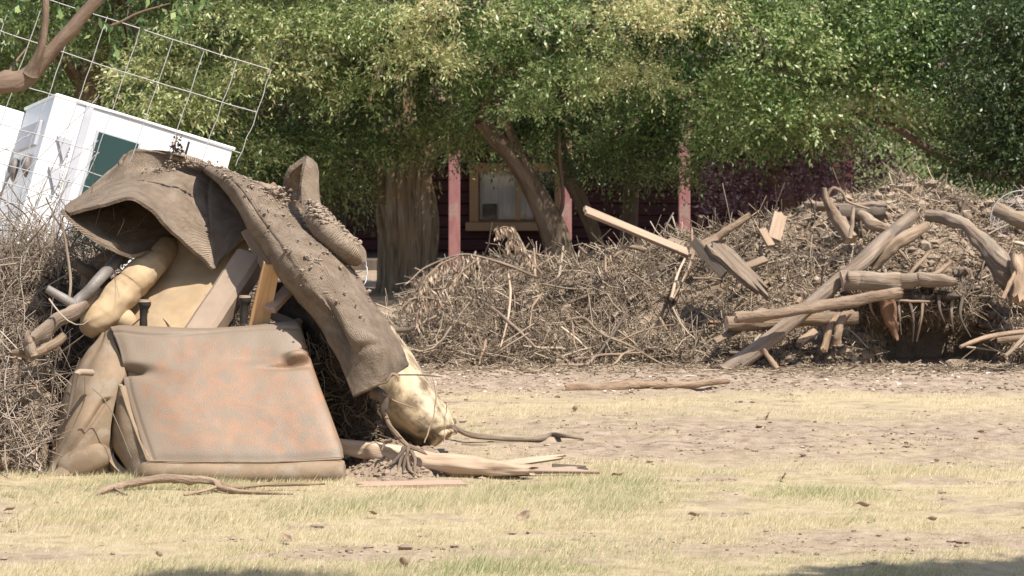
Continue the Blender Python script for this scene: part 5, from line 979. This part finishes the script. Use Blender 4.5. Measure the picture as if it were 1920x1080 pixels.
# sticks over the middle pile, each its own
mid = [('tall bright crooked twig standing out of the left part of the brush', [(953, 515), (957, 545), (955, 580), (948, 615), (938, 652)], .009, 'pale'),
       ('curved twig arching down beside the tall bright twig', [(1017, 550), (1000, 572), (996, 592), (993, 612)], .008, 'peeled'),
       ('stout stick sliding down to the right below the tall bright twig', [(921, 577), (950, 600), (979, 626), (1005, 652)], .014, 'wood'),
       ('dark straight stick slanting across the brush centre', [(1177, 582), (1150, 625), (1122, 664)], .011, 'darkboard'),
       ('long wavy root running down the brush centre', [(1061, 600), (1096, 597), (1128, 626), (1177, 647), (1210, 665), (1247, 685)], .010, 'wood'),
       ('short straight stick at the left foot of the brush', [(912, 635), (905, 660), (897, 685)], .010, 'peeled'),
       ('flat branching root along the foot of the brush', [(1049, 684), (1099, 683), (1119, 667), (1160, 664), (1207, 661)], .010, 'peeled'),
       ('pale stub standing above the brush near the second pink post', [(1136, 512), (1135, 495), (1134, 464)], .009, 'peeled'),
       ('curved stub right of the pale stub on top of the brush', [(1146, 492), (1144, 478), (1150, 470)], .008, 'peeled'),
       ('thick short stub standing where two dead sprays meet', [(1003, 520), (1003, 495), (1001, 466)], .013, 'peeled'),
       ('bleached forked twig left of the propped plank foot', [(1258, 560), (1266, 530), (1272, 510), (1284, 485)], .012, 'pale'),
       ('second bleached twig running down from the plank foot', [(1302, 470), (1290, 505), (1275, 535), (1262, 560)], .010, 'peeled'),
       ('leaning stick left of the pale stub', [(1085, 462), (1100, 475), (1122, 488)], .009, 'wood'),
       ('fork of a branch propped on the brush foot', [(1140, 690), (1155, 680), (1168, 664), (1192, 655)], .010, 'peeled'),
       ('long low twig at the foot of the brush, right of the fork', [(1207, 663), (1228, 676), (1255, 688)], .008, 'peeled'),
       ('hanging pale rootlet in the centre of the brush', [(1073, 605), (1076, 635), (1080, 652), (1092, 672)], .006, 'peeled'),
       ('thin arching twig across the right of the brush', [(1160, 640), (1200, 622), (1240, 612), (1290, 606)], .007, 'peeled'),
       ('spiky stub beside the dark plank edge', [(1296, 478), (1298, 452), (1297, 430)], .016, 'peeled'),
       ('pale bark curl on top of the brush below the grey tree', [(1212, 470), (1180, 462), (1165, 470), (1150, 482)], .018, 'peeled')]
for lb, pts, r_, m_ in mid:
    Y_ = lambda py: np.interp(py, [430, 480, 600, 690], [21.6, 21.5, 20.65, 20.3])
    log(lb, [(a_, b_, Y_(b_)-.03) for a_, b_ in pts], [r_, r_*.9, r_*.55], m_, name='stick', cat='stick', seg=8, knots=1, n=24, rough=.18)
# leafy dead sprays
def spray(label, stem, sub, seed):
    S = thing('dead_branch', label, 'branch', at(*stem[0]))
    r = np.random.default_rng(seed)
    tube('stem', ats(stem), [.012, .009, .004], MT['wood'], S, seg=8, n=30, rough=.15)
    paths = [ats(stem)]+[ats(s_) for s_ in sub]
    for s_ in sub: tube('side_twig', ats(s_), [.006, .003], MT['wood'], S, seg=6, n=12)
    P = []
    for p_ in paths:
        c_ = catmull(p_, 60); k = r.integers(8, 60, 34); P.append(c_[k]+r.normal(0, .012, (34, 3)))
    P = np.concatenate(P); V, Fq, t_ = sprigs(P, r.normal(size=P.shape)*[.5, .5, .2]+[0, 0, -1], .035, 2, .055, .019, .3, .55, .22, .35, seed)
    mk('dead_leaves', V, Fq, MT['dry'], S, tint=t_)['kind'] = 'stuff'
spray('long arching dead branch with curled brown leaves reaching to the left over the brush', [(1005, 520, 21.2), (960, 500, 21.1), (900, 482, 21), (860, 478, 21), (800, 500, 20.9), (770, 525, 20.8)], [[(900, 484, 21), (870, 505, 20.9), (850, 530, 20.8)], [(860, 480, 21), (820, 500, 20.8), (800, 535, 20.7)], [(830, 490, 20.9), (800, 520, 20.7), (785, 550, 20.6)]], 1)
spray('dead sprig with curled leaves rising in front of the window', [(1016, 514, 21.3), (990, 480, 21.3), (970, 440, 21.3), (958, 425, 21.3)], [[(985, 472, 21.3), (962, 448, 21.2), (950, 455, 21.2)], [(966, 432, 21.3), (945, 425, 21.2), (928, 435, 21.2)]], 2)
spray('low dead branch with hanging leaves at the left end of the brush', [(840, 570, 20.8), (810, 560, 20.7), (775, 560, 20.6), (745, 585, 20.5)], [[(800, 560, 20.7), (785, 580, 20.6), (780, 610, 20.5)], [(835, 540, 20.8), (800, 545, 20.7), (772, 565, 20.6)]], 3)
# wire hoop at right
WH = thing('wire_hoop', 'pale wire mesh hoop at the right edge on top of the pile', 'wire mesh', at(1910, 420, 22))
for k in range(7):
    a_ = k*.16; pts = []
    for s_ in np.linspace(0, math.pi, 9): pts.append(at(1918-62*math.cos(s_)+k*6, 415-58*math.sin(s_)+k*9, 22+k*.04))
    tube('hoop_wire', pts, [.0045, .0045], MT['wire'], WH, seg=6, n=24)
for k in range(9):
    s_ = .25+k*.32; tube('cross_wire', [at(1918-62*math.cos(s_), 415-58*math.sin(s_), 22), at(1918-62*math.cos(s_)+18, 415-58*math.sin(s_)+27, 22.12), at(1918-62*math.cos(s_)+36, 415-58*math.sin(s_)+54, 22.24)], [.004, .004], MT['wire'], WH, seg=6, n=8)
# litter on the lawn: a few fallen leaves
proto = None
for k, (px, py) in enumerate([(982, 978), (1302, 976), (1700, 850), (1158, 902), (1750, 985), (1840, 822), (1195, 806), (540, 1022), (700, 975), (300, 1050), (1440, 790), (1470, 905), (1620, 958), (760, 1066), (20, 965), (1080, 775)]):
    Y = Yof(py); c_ = np.array([(px-960)/F*Y, Y, float(gh(np.array([(px-960)/F*Y]), np.array([Y]))[0])+.022])
    if proto is None:
        uu, vv = np.meshgrid(np.linspace(-1, 1, 9), np.linspace(-1, 1, 7)); wv = (1-uu**2)*.55
        VV = np.stack([uu*.026, vv*wv*.022, .008*uu**2+.010*vv**2*wv+.006*np.sin(uu*3)], -1)+c_; i = np.arange(63).reshape(7, 9)
        proto = mk('fallen_leaf', VV.reshape(-1, 3), np.stack([i[:-1, :-1], i[:-1, 1:], i[1:, 1:], i[1:, :-1]], -1).reshape(-1, 4), MT['dry'], tint=np.full(63, .5), base=c_)
        sm = proto.modifiers.new('solid', 'SOLIDIFY'); sm.thickness = .0015; o = proto
    else:
        o = proto.copy(); C.objects.link(o)
    o.location = tuple(c_); o.rotation_euler = (rng.uniform(.2, 1.1), rng.uniform(-.5, .5), rng.uniform(0, 6.28)); s_ = rng.uniform(.8, 1.4); o.scale = (s_, s_, s_)
    tag(o, 'curled dry brown leaf lying on the lawn', 'leaf', 'fallen leaves scattered on the lawn')
